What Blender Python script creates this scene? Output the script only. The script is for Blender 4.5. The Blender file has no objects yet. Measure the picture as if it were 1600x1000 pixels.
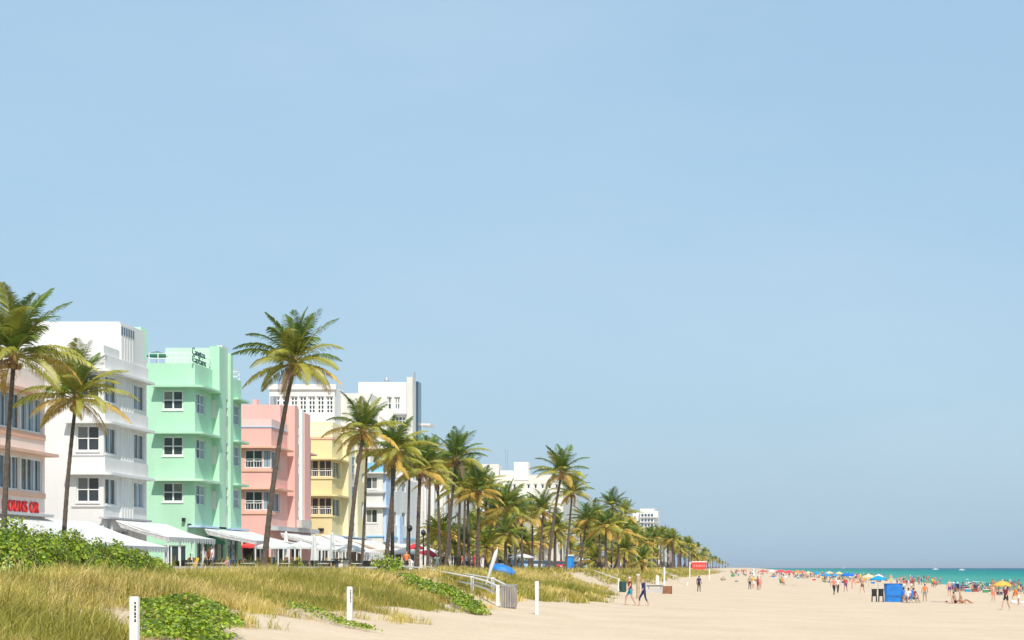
import bpy, bmesh, math, random
import numpy as np
from mathutils import Vector, Matrix

R = math.radians
random.seed(7)
rng = np.random.default_rng(7)
scene = bpy.context.scene
col = scene.collection

# ------------------------------------------------------------------ camera, sky, sun, exposure
F, VX, HY, EYE = 2800.0, 1130.0, 887.0, 1.7          # focal length and vanishing point in photograph pixels, eye height
cam_d = bpy.data.cameras.new('camera')
cam = bpy.data.objects.new('camera', cam_d)
col.objects.link(cam)
cam.location = (0, 0, EYE)
cam.rotation_euler = (R(90), 0, 0)
cam_d.sensor_width = 36
cam_d.lens = 36 * F / 1600
cam_d.shift_x = (800 - VX) / 1600
cam_d.shift_y = (HY - 500) / 1600
cam_d.clip_start = 0.5
cam_d.clip_end = 60000
scene.camera = cam

SUN_EL, SUN_AZ = 51.0, 18.0                            # degrees above the horizon, degrees east of south
world = bpy.data.worlds.new('World')
scene.world = world
world.use_nodes = True
wn = world.node_tree.nodes
wl = world.node_tree.links
wn.clear()
sky = wn.new('ShaderNodeTexSky')
sky.sky_type = 'NISHITA'
sky.sun_disc = False
sky.sun_elevation = R(SUN_EL)
sky.sun_rotation = R(180 - SUN_AZ)
sky.altitude = 0
sky.air_density = 1.3
sky.dust_density = 1.75
sky.ozone_density = 1.0
bg = wn.new('ShaderNodeBackground')
bg.inputs[1].default_value = 0.114
veil = wn.new('ShaderNodeMix')                          # thin even summer veil over the clear sky
veil.data_type = 'RGBA'
veil.inputs[0].default_value = 0.70
veil.inputs[7].default_value = (3.62, 5.62, 7.60, 1)
# faint, broad, uneven cirrus haze
wtc = wn.new('ShaderNodeTexCoord')
wmp = wn.new('ShaderNodeMapping')
wmp.inputs['Scale'].default_value = (1.0, 1.0, 3.2)
wno = wn.new('ShaderNodeTexNoise')
wno.inputs['Scale'].default_value = 3.0
wno.inputs['Detail'].default_value = 7
wno.inputs['Roughness'].default_value = 0.55
wrp = wn.new('ShaderNodeMapRange')
wrp.inputs[1].default_value = 0.40
wrp.inputs[2].default_value = 0.78
wrp.inputs[3].default_value = 0.0
wrp.inputs[4].default_value = 0.20
cir = wn.new('ShaderNodeMix')
cir.data_type = 'RGBA'
cir.inputs[7].default_value = (6.3, 7.3, 8.0, 1)
wl.new(wtc.outputs['Generated'], wmp.inputs['Vector'])
wl.new(wmp.outputs[0], wno.inputs['Vector'])
wl.new(wno.outputs[0], wrp.inputs[0])
wl.new(wrp.outputs[0], cir.inputs[0])
wl.new(veil.outputs[2], cir.inputs[6])
wo = wn.new('ShaderNodeOutputWorld')
wl.new(sky.outputs[0], veil.inputs[6])
wl.new(cir.outputs[2], bg.inputs[0])
wl.new(bg.outputs[0], wo.inputs[0])

sun_d = bpy.data.lights.new('sun', 'SUN')
sun_d.energy = 4.2
sun_d.angle = R(0.53)
sun_d.color = (1.0, 0.95, 0.87)
sun = bpy.data.objects.new('sun', sun_d)
col.objects.link(sun)
_sd = Vector((math.sin(R(SUN_AZ)) * math.cos(R(SUN_EL)), -math.cos(R(SUN_AZ)) * math.cos(R(SUN_EL)), math.sin(R(SUN_EL))))
sun.rotation_euler = _sd.to_track_quat('Z', 'Y').to_euler()
sun.location = (0, -50, 80)

scene.view_settings.view_transform = 'Standard'
scene.view_settings.look = 'None'
scene.view_settings.exposure = 0.06
scene.view_settings.gamma = 1.0
scene.view_settings.use_curve_mapping = False
scene.cycles.max_bounces = 6
scene.cycles.transparent_max_bounces = 8
scene.cycles.sample_clamp_indirect = 6

# ------------------------------------------------------------------ materials
MATS = {}


def mat(name, rgb, rough=0.8, var=0.0, vscale=3.0, bump=0.0, bscale=40.0, metal=0.0, trans=0.0, streak=0.0, spec=0.5, cells=None):
    if name in MATS:
        return MATS[name]
    m = bpy.data.materials.new(name)
    m.use_nodes = True
    nt = m.node_tree
    b = nt.nodes['Principled BSDF']
    b.inputs['Roughness'].default_value = rough
    b.inputs['Metallic'].default_value = metal
    b.inputs['Specular IOR Level'].default_value = spec
    b.inputs['Base Color'].default_value = (*rgb, 1)
    src = None
    if var > 0:
        geo = nt.nodes.new('ShaderNodeNewGeometry')
        no = nt.nodes.new('ShaderNodeTexNoise')
        no.inputs['Scale'].default_value = vscale
        no.inputs['Detail'].default_value = 5
        mp = nt.nodes.new('ShaderNodeMapping')
        if streak:
            mp.inputs['Scale'].default_value = (1, 1, 1 / streak)
        nt.links.new(geo.outputs['Position'], mp.inputs['Vector'])
        nt.links.new(mp.outputs[0], no.inputs['Vector'])
        rp = nt.nodes.new('ShaderNodeValToRGB')
        rp.color_ramp.elements[0].position = 0.28
        rp.color_ramp.elements[1].position = 0.72
        rp.color_ramp.elements[0].color = (*[c * (1 - var) for c in rgb], 1)
        rp.color_ramp.elements[1].color = (*[min(1, c * (1 + var)) for c in rgb], 1)
        nt.links.new(no.outputs[0], rp.inputs[0])
        src = rp.outputs[0]
        nt.links.new(src, b.inputs['Base Color'])
    if bump > 0:
        geo2 = nt.nodes.new('ShaderNodeNewGeometry')
        n2 = nt.nodes.new('ShaderNodeTexNoise')
        n2.inputs['Scale'].default_value = bscale
        n2.inputs['Detail'].default_value = 4
        nt.links.new(geo2.outputs['Position'], n2.inputs['Vector'])
        bp = nt.nodes.new('ShaderNodeBump')
        bp.inputs['Strength'].default_value = bump
        bp.inputs['Distance'].default_value = 0.05
        nt.links.new(n2.outputs[0], bp.inputs['Height'])
        nt.links.new(bp.outputs[0], b.inputs['Normal'])
    if trans > 0:
        tr = nt.nodes.new('ShaderNodeBsdfTranslucent')
        tr.inputs[0].default_value = (*rgb, 1)
        if src:
            nt.links.new(src, tr.inputs[0])
        mx = nt.nodes.new('ShaderNodeMixShader')
        mx.inputs[0].default_value = trans
        nt.links.new(b.outputs[0], mx.inputs[1])
        nt.links.new(tr.outputs[0], mx.inputs[2])
        nt.links.new(mx.outputs[0], nt.nodes['Material Output'].inputs[0])
    MATS[name] = m
    return m


def stucco(name, rgb):
    return mat(name, rgb, 0.85, var=0.08, vscale=0.55, bump=0.25, bscale=14, streak=4, spec=0.25)


M_white = stucco('white stucco', (0.75, 0.73, 0.70))
M_white2 = stucco('warm white stucco', (0.72, 0.68, 0.62))
M_green = stucco('mint stucco', (0.45, 0.71, 0.51))
M_pale_green = stucco('pale mint stucco', (0.58, 0.80, 0.60))
M_pink = stucco('coral pink stucco', (0.82, 0.47, 0.41))
M_pale_pink = stucco('pale pink stucco', (0.80, 0.58, 0.53))
M_peach = stucco('peach stucco', (0.84, 0.71, 0.63))
M_orange = stucco('salmon trim', (0.78, 0.47, 0.34))
M_yellow = stucco('yellow stucco', (0.80, 0.67, 0.36))
M_cream = stucco('cream stucco', (0.82, 0.72, 0.48))
M_blue = stucco('sky blue stucco', (0.25, 0.55, 0.80))
M_paleblue = stucco('pale blue stucco', (0.52, 0.64, 0.82))
M_grey = stucco('grey stucco', (0.50, 0.49, 0.49))
M_frame = mat('white paint', (0.80, 0.79, 0.76), 0.5)
M_glass = mat('dark window glass', (0.035, 0.05, 0.06), 0.06, spec=0.8)
M_glass_b = mat('bluish window glass', (0.05, 0.09, 0.13), 0.08, spec=0.8)
M_blind = mat('grey blind', (0.22, 0.22, 0.20), 0.7, var=0.1)
M_curtain = mat('pale curtain', (0.30, 0.38, 0.44), 0.8)
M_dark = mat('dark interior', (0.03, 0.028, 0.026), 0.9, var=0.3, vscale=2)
M_brown = mat('brown trim', (0.18, 0.10, 0.06), 0.7, var=0.2)
M_awning = mat('white awning cloth', (0.86, 0.85, 0.82), 0.8, var=0.03, vscale=1.5, trans=0.25)
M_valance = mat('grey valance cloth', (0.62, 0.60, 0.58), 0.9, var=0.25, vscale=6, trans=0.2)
M_amber = mat('amber awning cloth', (0.55, 0.27, 0.05), 0.8, var=0.1, trans=0.2)
M_sign = mat('dark green sign letters', (0.05, 0.11, 0.10), 0.5)
M_metal = mat('galvanised metal', (0.45, 0.46, 0.47), 0.45, metal=0.6)
M_black = mat('black metal', (0.02, 0.02, 0.022), 0.5)
M_wall = mat('coral stone', (0.55, 0.51, 0.46), 0.9, var=0.25, vscale=2, bump=0.5, bscale=10)
M_cap = mat('white concrete cap', (0.74, 0.72, 0.69), 0.8, var=0.08)
M_wood = mat('weathered white wood', (0.78, 0.75, 0.71), 0.75, var=0.1, vscale=5, streak=4)
M_slat = mat('grey weathered slat', (0.36, 0.32, 0.29), 0.8, var=0.25, vscale=6, streak=4)
M_bark = mat('palm bark', (0.12, 0.088, 0.068), 0.9, var=0.35, vscale=9, bump=0.7, bscale=18)
M_boot = mat('palm crown fibre', (0.36, 0.20, 0.08), 0.9, var=0.3, vscale=12)
M_fr_green = mat('palm frond green', (0.130, 0.200, 0.024), 0.42, var=0.30, vscale=1.2, trans=0.28)
M_fr_olive = mat('palm frond olive', (0.370, 0.350, 0.048), 0.45, var=0.28, vscale=1.2, trans=0.28)
M_fr_gold = mat('palm frond golden', (0.600, 0.400, 0.075), 0.6, var=0.30, vscale=1.2, trans=0.25)
M_fr_dead = mat('palm frond dry', (0.160, 0.105, 0.062), 0.8, var=0.25, vscale=2, trans=0.1)
M_leaf_a = mat('bright leaf', (0.330, 0.430, 0.028), 0.35, var=0.35, vscale=2.5, trans=0.25)
M_leaf_b = mat('deep leaf', (0.120, 0.200, 0.018), 0.4, var=0.35, vscale=2.5, trans=0.2)
M_leaf_c = mat('yellowing leaf', (0.33, 0.31, 0.03), 0.4, var=0.3, vscale=2.5, trans=0.25)
M_twig = mat('twig', (0.13, 0.09, 0.06), 0.9)
M_gr_g = mat('dune grass green', (0.310, 0.290, 0.042), 0.6, var=0.30, vscale=0.45, trans=0.25)
M_gr_o = mat('dune grass olive', (0.510, 0.415, 0.080), 0.6, var=0.28, vscale=0.45, trans=0.25)
M_gr_s = mat('dune grass straw', (0.740, 0.570, 0.210), 0.7, var=0.25, vscale=0.45, trans=0.2)
M_tarp = mat('blue tarpaulin', (0.015, 0.20, 0.62), 0.55, var=0.2, vscale=2.5, bump=0.4, bscale=5)
M_red = mat('red paint', (0.72, 0.03, 0.03), 0.4)
M_redsign = mat('red banner', (0.80, 0.06, 0.05), 0.55, var=0.08, vscale=2)
M_tyre = mat('tyre rubber', (0.02, 0.02, 0.02), 0.8)

# ------------------------------------------------------------------ mesh helpers
UNSEEN = []


class MB:
    def __init__(self):
        self.v, self.f, self.m = [], [], []

    def add(self, verts, faces, mi=0):
        o = len(self.v)
        self.v += [tuple(p) for p in verts]
        self.f += [tuple(i + o for i in f) for f in faces]
        self.m += [mi] * len(faces)
        return self

    def box(self, x0, x1, y0, y1, z0, z1, mi=0):
        return self.add([(x0, y0, z0), (x1, y0, z0), (x1, y1, z0), (x0, y1, z0), (x0, y0, z1), (x1, y0, z1), (x1, y1, z1), (x0, y1, z1)],
                        [(0, 3, 2, 1), (4, 5, 6, 7), (0, 1, 5, 4), (1, 2, 6, 5), (2, 3, 7, 6), (3, 0, 4, 7)], mi)

    def boxp(self, P, a0, a1, z0, z1, d0, d1, mi=0):
        return self.add([P(a0, z0, d0), P(a1, z0, d0), P(a1, z0, d1), P(a0, z0, d1), P(a0, z1, d0), P(a1, z1, d0), P(a1, z1, d1), P(a0, z1, d1)],
                        [(0, 3, 2, 1), (4, 5, 6, 7), (0, 1, 5, 4), (1, 2, 6, 5), (2, 3, 7, 6), (3, 0, 4, 7)], mi)

    def prism(self, poly, z0, z1, mi=0):
        n = len(poly)
        v = [(x, y, z0) for x, y in poly] + [(x, y, z1) for x, y in poly]
        f = [tuple(range(n))[::-1], tuple(range(n, 2 * n))] + [(i, (i + 1) % n, n + (i + 1) % n, n + i) for i in range(n)]
        return self.add(v, f, mi)

    def tube(self, pts, rad, n=8, mi=0, cap=True):
        pts = [Vector(p) for p in pts]
        if not hasattr(rad, '__len__'):
            rad = [rad] * len(pts)
        V, Fc = [], []
        for i, p in enumerate(pts):
            t = (pts[min(i + 1, len(pts) - 1)] - pts[max(i - 1, 0)]).normalized()
            a = Vector((0, 0, 1)) if abs(t.z) < 0.9 else Vector((1, 0, 0))
            u = t.cross(a).normalized()
            w = t.cross(u)
            for k in range(n):
                an = 2 * math.pi * k / n
                V.append(p + (u * math.cos(an) + w * math.sin(an)) * rad[i])
        for i in range(len(pts) - 1):
            for k in range(n):
                a, b = i * n + k, i * n + (k + 1) % n
                Fc.append((a, b, b + n, a + n))
        if cap:
            Fc.append(tuple(range(n))[::-1])
            Fc.append(tuple(range((len(pts) - 1) * n, len(pts) * n)))
        return self.add(V, Fc, mi)

    def lathe(self, c, prof, n=12, mi=0):
        V, Fc = [], []
        for r, z in prof:
            for k in range(n):
                a = 2 * math.pi * k / n
                V.append((c[0] + r * math.cos(a), c[1] + r * math.sin(a), c[2] + z))
        for i in range(len(prof) - 1):
            for k in range(n):
                a, b = i * n + k, i * n + (k + 1) % n
                Fc.append((a, b, b + n, a + n))
        return self.add(V, Fc, mi)

    def build(self, name, mats, parent=None, org=(0, 0, 0), smooth=False):
        me = bpy.data.meshes.new(name)
        o = org if parent is None else ABS.get(parent.name, (0, 0, 0))
        me.from_pydata([(x - o[0], y - o[1], z - o[2]) for x, y, z in self.v], [], self.f)
        mats = mats if isinstance(mats, (list, tuple)) else [mats]
        for m in mats:
            me.materials.append(m)
        if len(mats) > 1:
            me.polygons.foreach_set('material_index', self.m)
        if smooth:
            me.polygons.foreach_set('use_smooth', [True] * len(self.f))
        me.update()
        ob = bpy.data.objects.new(name, me)
        col.objects.link(ob)
        if parent is not None:
            ob.parent = parent
        else:
            ob.location = org
        ABS[ob.name] = tuple(o)
        return ob


ABS = {}                                              # world position of each object's origin, by name


def empty(name, loc):
    o = bpy.data.objects.new(name, None)
    col.objects.link(o)
    o.location = loc
    o.empty_display_size = 0.3
    ABS[o.name] = tuple(loc)
    return o


def tag(o, label, cat, group=None, kind=None):
    if label:
        o['label'] = label
    if cat:
        o['category'] = cat
    if group:
        o['group'] = group
    if kind:
        o['kind'] = kind
    return o


def np_mesh(name, verts, quads, mats, mi=None, tris=None, parent=None, smooth=False):
    """quads (n,4) and tris (m,3) index arrays, fast path for big meshes"""
    me = bpy.data.meshes.new(name)
    nq = 0 if quads is None else len(quads)
    nt_ = 0 if tris is None else len(tris)
    me.vertices.add(len(verts))
    me.vertices.foreach_set('co', np.asarray(verts, np.float32).ravel())
    li = np.concatenate([a.ravel() for a in (quads, tris) if a is not None]).astype(np.int32)
    me.loops.add(len(li))
    me.loops.foreach_set('vertex_index', li)
    me.polygons.add(nq + nt_)
    st = np.concatenate([np.arange(nq) * 4, nq * 4 + np.arange(nt_) * 3]).astype(np.int32)
    me.polygons.foreach_set('loop_start', st)
    for m in mats:
        me.materials.append(m)
    if mi is not None:
        me.polygons.foreach_set('material_index', np.asarray(mi, np.int32))
    if smooth:
        me.polygons.foreach_set('use_smooth', np.ones(nq + nt_, bool))
    me.update(calc_edges=True)
    me.validate()
    ob = bpy.data.objects.new(name, me)
    col.objects.link(ob)
    if parent is not None:
        ob.parent = parent
    ABS[ob.name] = (0, 0, 0)
    return ob


# ------------------------------------------------------------------ terrain
def coast(Y):
    return 0.0165 * np.maximum(0, np.asarray(Y, float) - 150)


_U = [-3000, -60, -23, -20, -17, -13, -10, -7, -5.5, 11, 20, 41, 60, 200, 600]
_Z = [1.25, 1.25, 1.25, 1.2, 0.95, 0.35, 0.08, -0.2, -0.38, -0.9, -1.15, -1.62, -2.6, -6, -12]


def vnoise(x, y, seed=0):
    x = np.asarray(x, float)
    y = np.asarray(y, float)
    xi, yi = np.floor(x), np.floor(y)
    fx, fy = x - xi, y - yi
    fx, fy = fx * fx * (3 - 2 * fx), fy * fy * (3 - 2 * fy)

    def h(a, b):
        v = np.sin(a * 127.1 + b * 311.7 + seed * 74.7) * 43758.5453
        return v - np.floor(v)
    return (h(xi, yi) * (1 - fx) + h(xi + 1, yi) * fx) * (1 - fy) + (h(xi, yi + 1) * (1 - fx) + h(xi + 1, yi + 1) * fx) * fy


def seg_dist(x, y, pts):
    d = np.full(np.shape(x), 1e9)
    for (ax, ay), (bx, by) in zip(pts[:-1], pts[1:]):
        t = np.clip(((x - ax) * (bx - ax) + (y - ay) * (by - ay)) / ((bx - ax) ** 2 + (by - ay) ** 2), 0, 1)
        d = np.minimum(d, np.hypot(x - ax - t * (bx - ax), y - ay - t * (by - ay)))
    return d


PATHS = [[(-6.5, 72), (-11.2, 80), (-16.0, 93), (-22, 112)], [(-5.5, 132), (-9.5, 146), (-14, 180), (-21, 215)], [(-2, 262), (-8, 300), (-14, 330)]]
EDGE_Y = [0, 24, 32, 38, 44, 50, 54, 58, 64, 70, 78, 87, 100, 114, 124, 140, 180, 300, 900]
EDGE_U = [-10.4, -10.4, -10.6, -11.6, -12.4, -11.2, -10.2, -11.8, -10.2, -10.2, -10.0, -8.7, -8.0, -7.4, -9.0, -9.5, -9.2, -9.0, -9.0]


def path_mask(X, Y):
    m = np.ones(np.shape(X))
    for p, w in zip(PATHS, (1.9, 2.2, 2.6)):
        d = seg_dist(np.asarray(X, float), np.asarray(Y, float), p)
        m = np.minimum(m, np.clip((d - w * 0.55) / (w * 0.6), 0, 1))
    return m


def ground(X, Y):
    X = np.asarray(X, float)
    Y = np.asarray(Y, float)
    u = X - coast(Y)
    z = np.interp(u, _U, _Z)
    d = np.exp(-((u + 15.4) / 2.6) ** 2) * (0.40 + 0.28 * (vnoise(u * .25, Y * .09, 3) - .5))
    d += np.exp(-((u + 11.6) / 1.5) ** 2) * 0.22 * vnoise(u * .3, Y * .16, 5)
    fade = np.clip((Y + 5) / 10, 0, 1) * np.clip((900 - Y) / 500, 0, 1)
    z = z + d * fade * (0.25 + 0.75 * path_mask(X, Y))
    sand = np.clip((u + 12) / 3, 0, 1) * np.clip((38 - u) / 8, 0, 1) * np.clip((500 - Y) / 300, 0, 1)
    z = z + sand * (0.025 * (vnoise(X * .8, Y * .8, 9) - .5) + 0.03 * (vnoise(X * 2.3, Y * 2.3, 11) - .5) + 0.03 * (vnoise(X * .2, Y * .12, 12) - .5))
    return z


def gz(X, Y):
    return float(ground(np.array([X]), np.array([Y]))[0])


def hit(px, py, h=0.0):
    """where a point h above the ground shows at photograph pixel (px, py)"""
    S = np.geomspace(0.008, 1.2, 1500)
    X = (px - VX) * S
    Y = F * S
    g = ground(X, Y) + h - (EYE - (py - HY) * S)
    k = np.where(g >= 0)[0]
    i = k[0] if len(k) else 700
    return float(X[i]), float(Y[i]), float(ground(X[i:i + 1], Y[i:i + 1])[0]), float(S[i])


us = np.unique(np.concatenate([[-3000, -1200, -500, -200, -100, -60, -45, -36, -30, -26], np.arange(-24, -4, 0.36), np.arange(-4, 62, 0.9), [66, 75, 90, 120, 200, 600]]))
ys = np.unique(np.concatenate([np.arange(-40, 20, 4), np.arange(20, 125, 0.45), np.arange(125, 300, 1.2), np.arange(300, 800, 6), np.arange(800, 3000, 60), [3500, 5000, 8000, 14000]]))
UU, YY = np.meshgrid(us, ys)
XX = UU + coast(YY)
ZZ = ground(XX, YY)
nv = len(us)
idx = np.arange(len(ys) * nv).reshape(len(ys), nv)
quads = np.stack([idx[:-1, :-1], idx[:-1, 1:], idx[1:, 1:], idx[1:, :-1]], -1).reshape(-1, 4)


def grass_cover(X, Y):
    u = X - coast(Y)
    e = np.interp(Y, EDGE_Y, EDGE_U)
    n = vnoise(X * .55, Y * .35, 21) * .6 + vnoise(X * 1.7, Y * 1.1, 22) * .4
    c = np.clip((e - u + (n - .5) * 5.2) / 1.3, 0, 1)
    c *= np.clip((n - .20) / .14, 0, 1) * np.where(u < -14.2, 1, np.clip((n - .36) / .12, 0, 1) * .75 + .25)
    c *= np.clip((u + 22.3) / .8, 0, 1)
    c *= np.clip(np.hypot(X + 15.4, Y - 125.7) - 1.0, 0, 1)      # trampled round the dinghy
    return c * path_mask(X, Y)


sand_m = bpy.data.materials.new('beach sand')
sand_m.use_nodes = True
nt = sand_m.node_tree
pb = nt.nodes['Principled BSDF']
pb.inputs['Roughness'].default_value = 0.9
pb.inputs['Specular IOR Level'].default_value = 0.15
geo = nt.nodes.new('ShaderNodeNewGeometry')


def noise(nt, geo, scale, detail=4):
    n = nt.nodes.new('ShaderNodeTexNoise')
    n.inputs['Scale'].default_value = scale
    n.inputs['Detail'].default_value = detail
    nt.links.new(geo.outputs['Position'], n.inputs['Vector'])
    return n


def ramp(nt, fac, stops):
    r = nt.nodes.new('ShaderNodeValToRGB')
    els = r.color_ramp.elements
    while len(els) < len(stops):
        els.new(0.5)
    for e, (p, c) in zip(els, stops):
        e.position = p
        e.color = (*c, 1)
    nt.links.new(fac, r.inputs[0])
    return r


n1 = noise(nt, geo, 0.25, 6)
r1 = ramp(nt, n1.outputs[0], [(0.3, (0.615, 0.468, 0.322)), (0.7, (0.675, 0.532, 0.378))])
n2 = noise(nt, geo, 5.0, 8)
r2 = ramp(nt, n2.outputs[0], [(0.3, (0.80, 0.78, 0.76)), (0.62, (1, 1, 1))])
mul = nt.nodes.new('ShaderNodeMix')
mul.data_type = 'RGBA'
mul.blend_type = 'MULTIPLY'
mul.inputs[0].default_value = 0.55
nt.links.new(r1.outputs[0], mul.inputs[6])
nt.links.new(r2.outputs[0], mul.inputs[7])
at = nt.nodes.new('ShaderNodeAttribute')
at.attribute_name = 'litter'
mx = nt.nodes.new('ShaderNodeMix')
mx.data_type = 'RGBA'
mx.inputs[7].default_value = (0.30, 0.22, 0.11, 1)
nt.links.new(at.outputs['Fac'], mx.inputs[0])
nt.links.new(mul.outputs[2], mx.inputs[6])
nt.links.new(mx.outputs[2], pb.inputs['Base Color'])
n3 = noise(nt, geo, 2.6, 7)
bp = nt.nodes.new('ShaderNodeBump')
bp.inputs['Strength'].default_value = 0.45
bp.inputs['Distance'].default_value = 0.10
nt.links.new(n3.outputs[0], bp.inputs['Height'])
nt.links.new(bp.outputs[0], pb.inputs['Normal'])

beach = np_mesh('beach_sand', np.stack([XX, YY, ZZ], -1).reshape(-1, 3), quads, [sand_m], smooth=True)
lit = (grass_cover(XX, YY) * np.where(YY > 900, 0, 1) * 0.75).ravel().astype(np.float32)
a_ = beach.data.attributes.new('litter', 'FLOAT', 'POINT')
a_.data.foreach_set('value', lit)
tag(beach, 'pale sandy beach sloping down to the sea', None, kind='structure')

# promenade pavement and street in front of the hotels
M_pave = mat('pinkish pavement', (0.42, 0.36, 0.32), 0.9, var=0.1, vscale=1.5)
M_asph = mat('asphalt', (0.05, 0.05, 0.052), 0.9, var=0.15, vscale=2)
M_lawn = mat('park lawn', (0.10, 0.14, 0.03), 0.9, var=0.3, vscale=1)


def strip(name, u0, u1, z, m, label, y0=40, y1=1500):
    yy = np.array([y0, 150, 300, 600, y1], float)
    V = []
    for y in yy:
        V += [(u0 + float(coast(y)), y, z), (u1 + float(coast(y)), y, z)]
    b = MB().add(V, [(2 * i, 2 * i + 1, 2 * i + 3, 2 * i + 2) for i in range(len(yy) - 1)])
    tag(b.build(name, m), label, None, kind='structure')


strip('lawn', -28.0, -22.4, 1.258, M_lawn, 'park lawn under the palms')
strip('road', -32.0, -28.2, 1.262, M_asph, 'street running past the hotels')
kb = MB()
for u0, u1 in ((-28.2, -28.0), (-45.0, -32.0)):
    yy = [40, 150, 300, 600, 1500]
    for y0, y1 in zip(yy[:-1], yy[1:]):
        c0, c1 = float(coast(y0)), float(coast(y1))
        kb.add([(u0 + c0, y0, 1.2), (u1 + c0, y0, 1.2), (u1 + c1, y1, 1.2), (u0 + c1, y1, 1.2), (u0 + c0, y0, 1.38), (u1 + c0, y0, 1.38), (u1 + c1, y1, 1.38), (u0 + c1, y1, 1.38)],
               [(4, 5, 6, 7), (0, 1, 5, 4), (1, 2, 6, 5), (3, 0, 4, 7)])
tag(kb.build('pavement', M_pave), 'pavement and kerb along the hotel fronts', None, kind='structure')

# ------------------------------------------------------------------ sea
sea_m = bpy.data.materials.new('sea water')
sea_m.use_nodes = True
nt = sea_m.node_tree
pb = nt.nodes['Principled BSDF']
pb.inputs['Roughness'].default_value = 0.32
pb.inputs['IOR'].default_value = 1.33
pb.inputs['Specular IOR Level'].default_value = 0.0
geo = nt.nodes.new('ShaderNodeNewGeometry')
sep = nt.nodes.new('ShaderNodeSeparateXYZ')
nt.links.new(geo.outputs['Position'], sep.inputs[0])
nn = noise(nt, geo, 0.012, 5)
ma = nt.nodes.new('ShaderNodeMath')
ma.operation = 'MULTIPLY_ADD'
ma.inputs[1].default_value = 110
ma.inputs[2].default_value = -55
nt.links.new(nn.outputs[0], ma.inputs[0])
ad = nt.nodes.new('ShaderNodeMath')
ad.operation = 'ADD'
nt.links.new(sep.outputs[0], ad.inputs[0])
nt.links.new(ma.outputs[0], ad.inputs[1])
mr = nt.nodes.new('ShaderNodeMapRange')
mr.inputs[1].default_value = 40
mr.inputs[2].default_value = 900
nt.links.new(ad.outputs[0], mr.inputs[0])
rr = ramp(nt, mr.outputs[0], [(0.0, (0.10, 0.33, 0.27)), (0.10, (0.028, 0.24, 0.21)), (0.35, (0.008, 0.155, 0.19)), (1.0, (0.003, 0.10, 0.165))])
nt.links.new(rr.outputs[0], pb.inputs['Base Color'])
mpv = nt.nodes.new('ShaderNodeMapping')
mpv.inputs['Scale'].default_value = (0.9, 0.25, 1)
mpv.inputs['Rotation'].default_value = (0, 0, R(-12))
nt.links.new(geo.outputs['Position'], mpv.inputs['Vector'])
wv = nt.nodes.new('ShaderNodeTexNoise')
wv.inputs['Scale'].default_value = 0.6
wv.inputs['Detail'].default_value = 6
nt.links.new(mpv.outputs[0], wv.inputs['Vector'])
bp = nt.nodes.new('ShaderNodeBump')
bp.inputs['Strength'].default_value = 0.8
bp.inputs['Distance'].default_value = 0.35
nt.links.new(wv.outputs[0], bp.inputs['Height'])
nt.links.new(bp.outputs[0], pb.inputs['Normal'])
gl = nt.nodes.new('ShaderNodeBsdfGlossy')
gl.inputs['Roughness'].default_value = 0.22
nt.links.new(bp.outputs[0], gl.inputs['Normal'])
ms = nt.nodes.new('ShaderNodeMixShader')
ms.inputs[0].default_value = 0.04
nt.links.new(pb.outputs[0], ms.inputs[1])
nt.links.new(gl.outputs[0], ms.inputs[2])
nt.links.new(ms.outputs[0], nt.nodes['Material Output'].inputs[0])
SEA_Z = -1.6
sv, sf = [], []
sx_ = [25, 60, 120, 250, 600, 2000, 8000, 45000]
sy_ = [-3000, 0, 200, 500, 1000, 3000, 10000, 50000]
for y in sy_:
    for x in sx_:
        sv.append((x, y, SEA_Z))
for j in range(len(sy_) - 1):
    for i in range(len(sx_) - 1):
        a = j * len(sx_) + i
        sf.append((a, a + 1, a + 1 + len(sx_), a + len(sx_)))
tag(MB().add(sv, sf).build('sea', sea_m), 'turquoise sea reaching to the horizon', None, kind='structure')
# breaking wave crests near the shore: white water as raised ribbons
fm = MB()
for k in range(18):
    y0 = random.uniform(200, 800)
    off = random.choice([3, 6, 9, 14, 22]) + random.uniform(-1.5, 1.5)
    ln = random.uniform(6, 26)
    n = 8
    P = []
    for i in range(n + 1):
        t = i / n
        y = y0 + ln * t
        x = 41 + float(coast(y)) + off + 0.6 * math.sin(k + t * 5)
        w = 0.32 * math.sin(math.pi * t) + 0.04
        P.append((x, y, w))
    V = []
    for x, y, w in P:
        V += [(x - w, y, SEA_Z + .01), (x, y, SEA_Z + .22 * w + .03), (x + w, y, SEA_Z + .01)]
    fm.add(V, [f for i in range(n) for f in ((3 * i, 3 * i + 3, 3 * i + 4, 3 * i + 1), (3 * i + 1, 3 * i + 4, 3 * i + 5, 3 * i + 2))])
M_foam = mat('sea foam', (0.75, 0.80, 0.78), 0.7)
tag(fm.build('sea_foam', M_foam), 'white breaking wavelets along the shoreline', None, kind='stuff')


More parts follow.
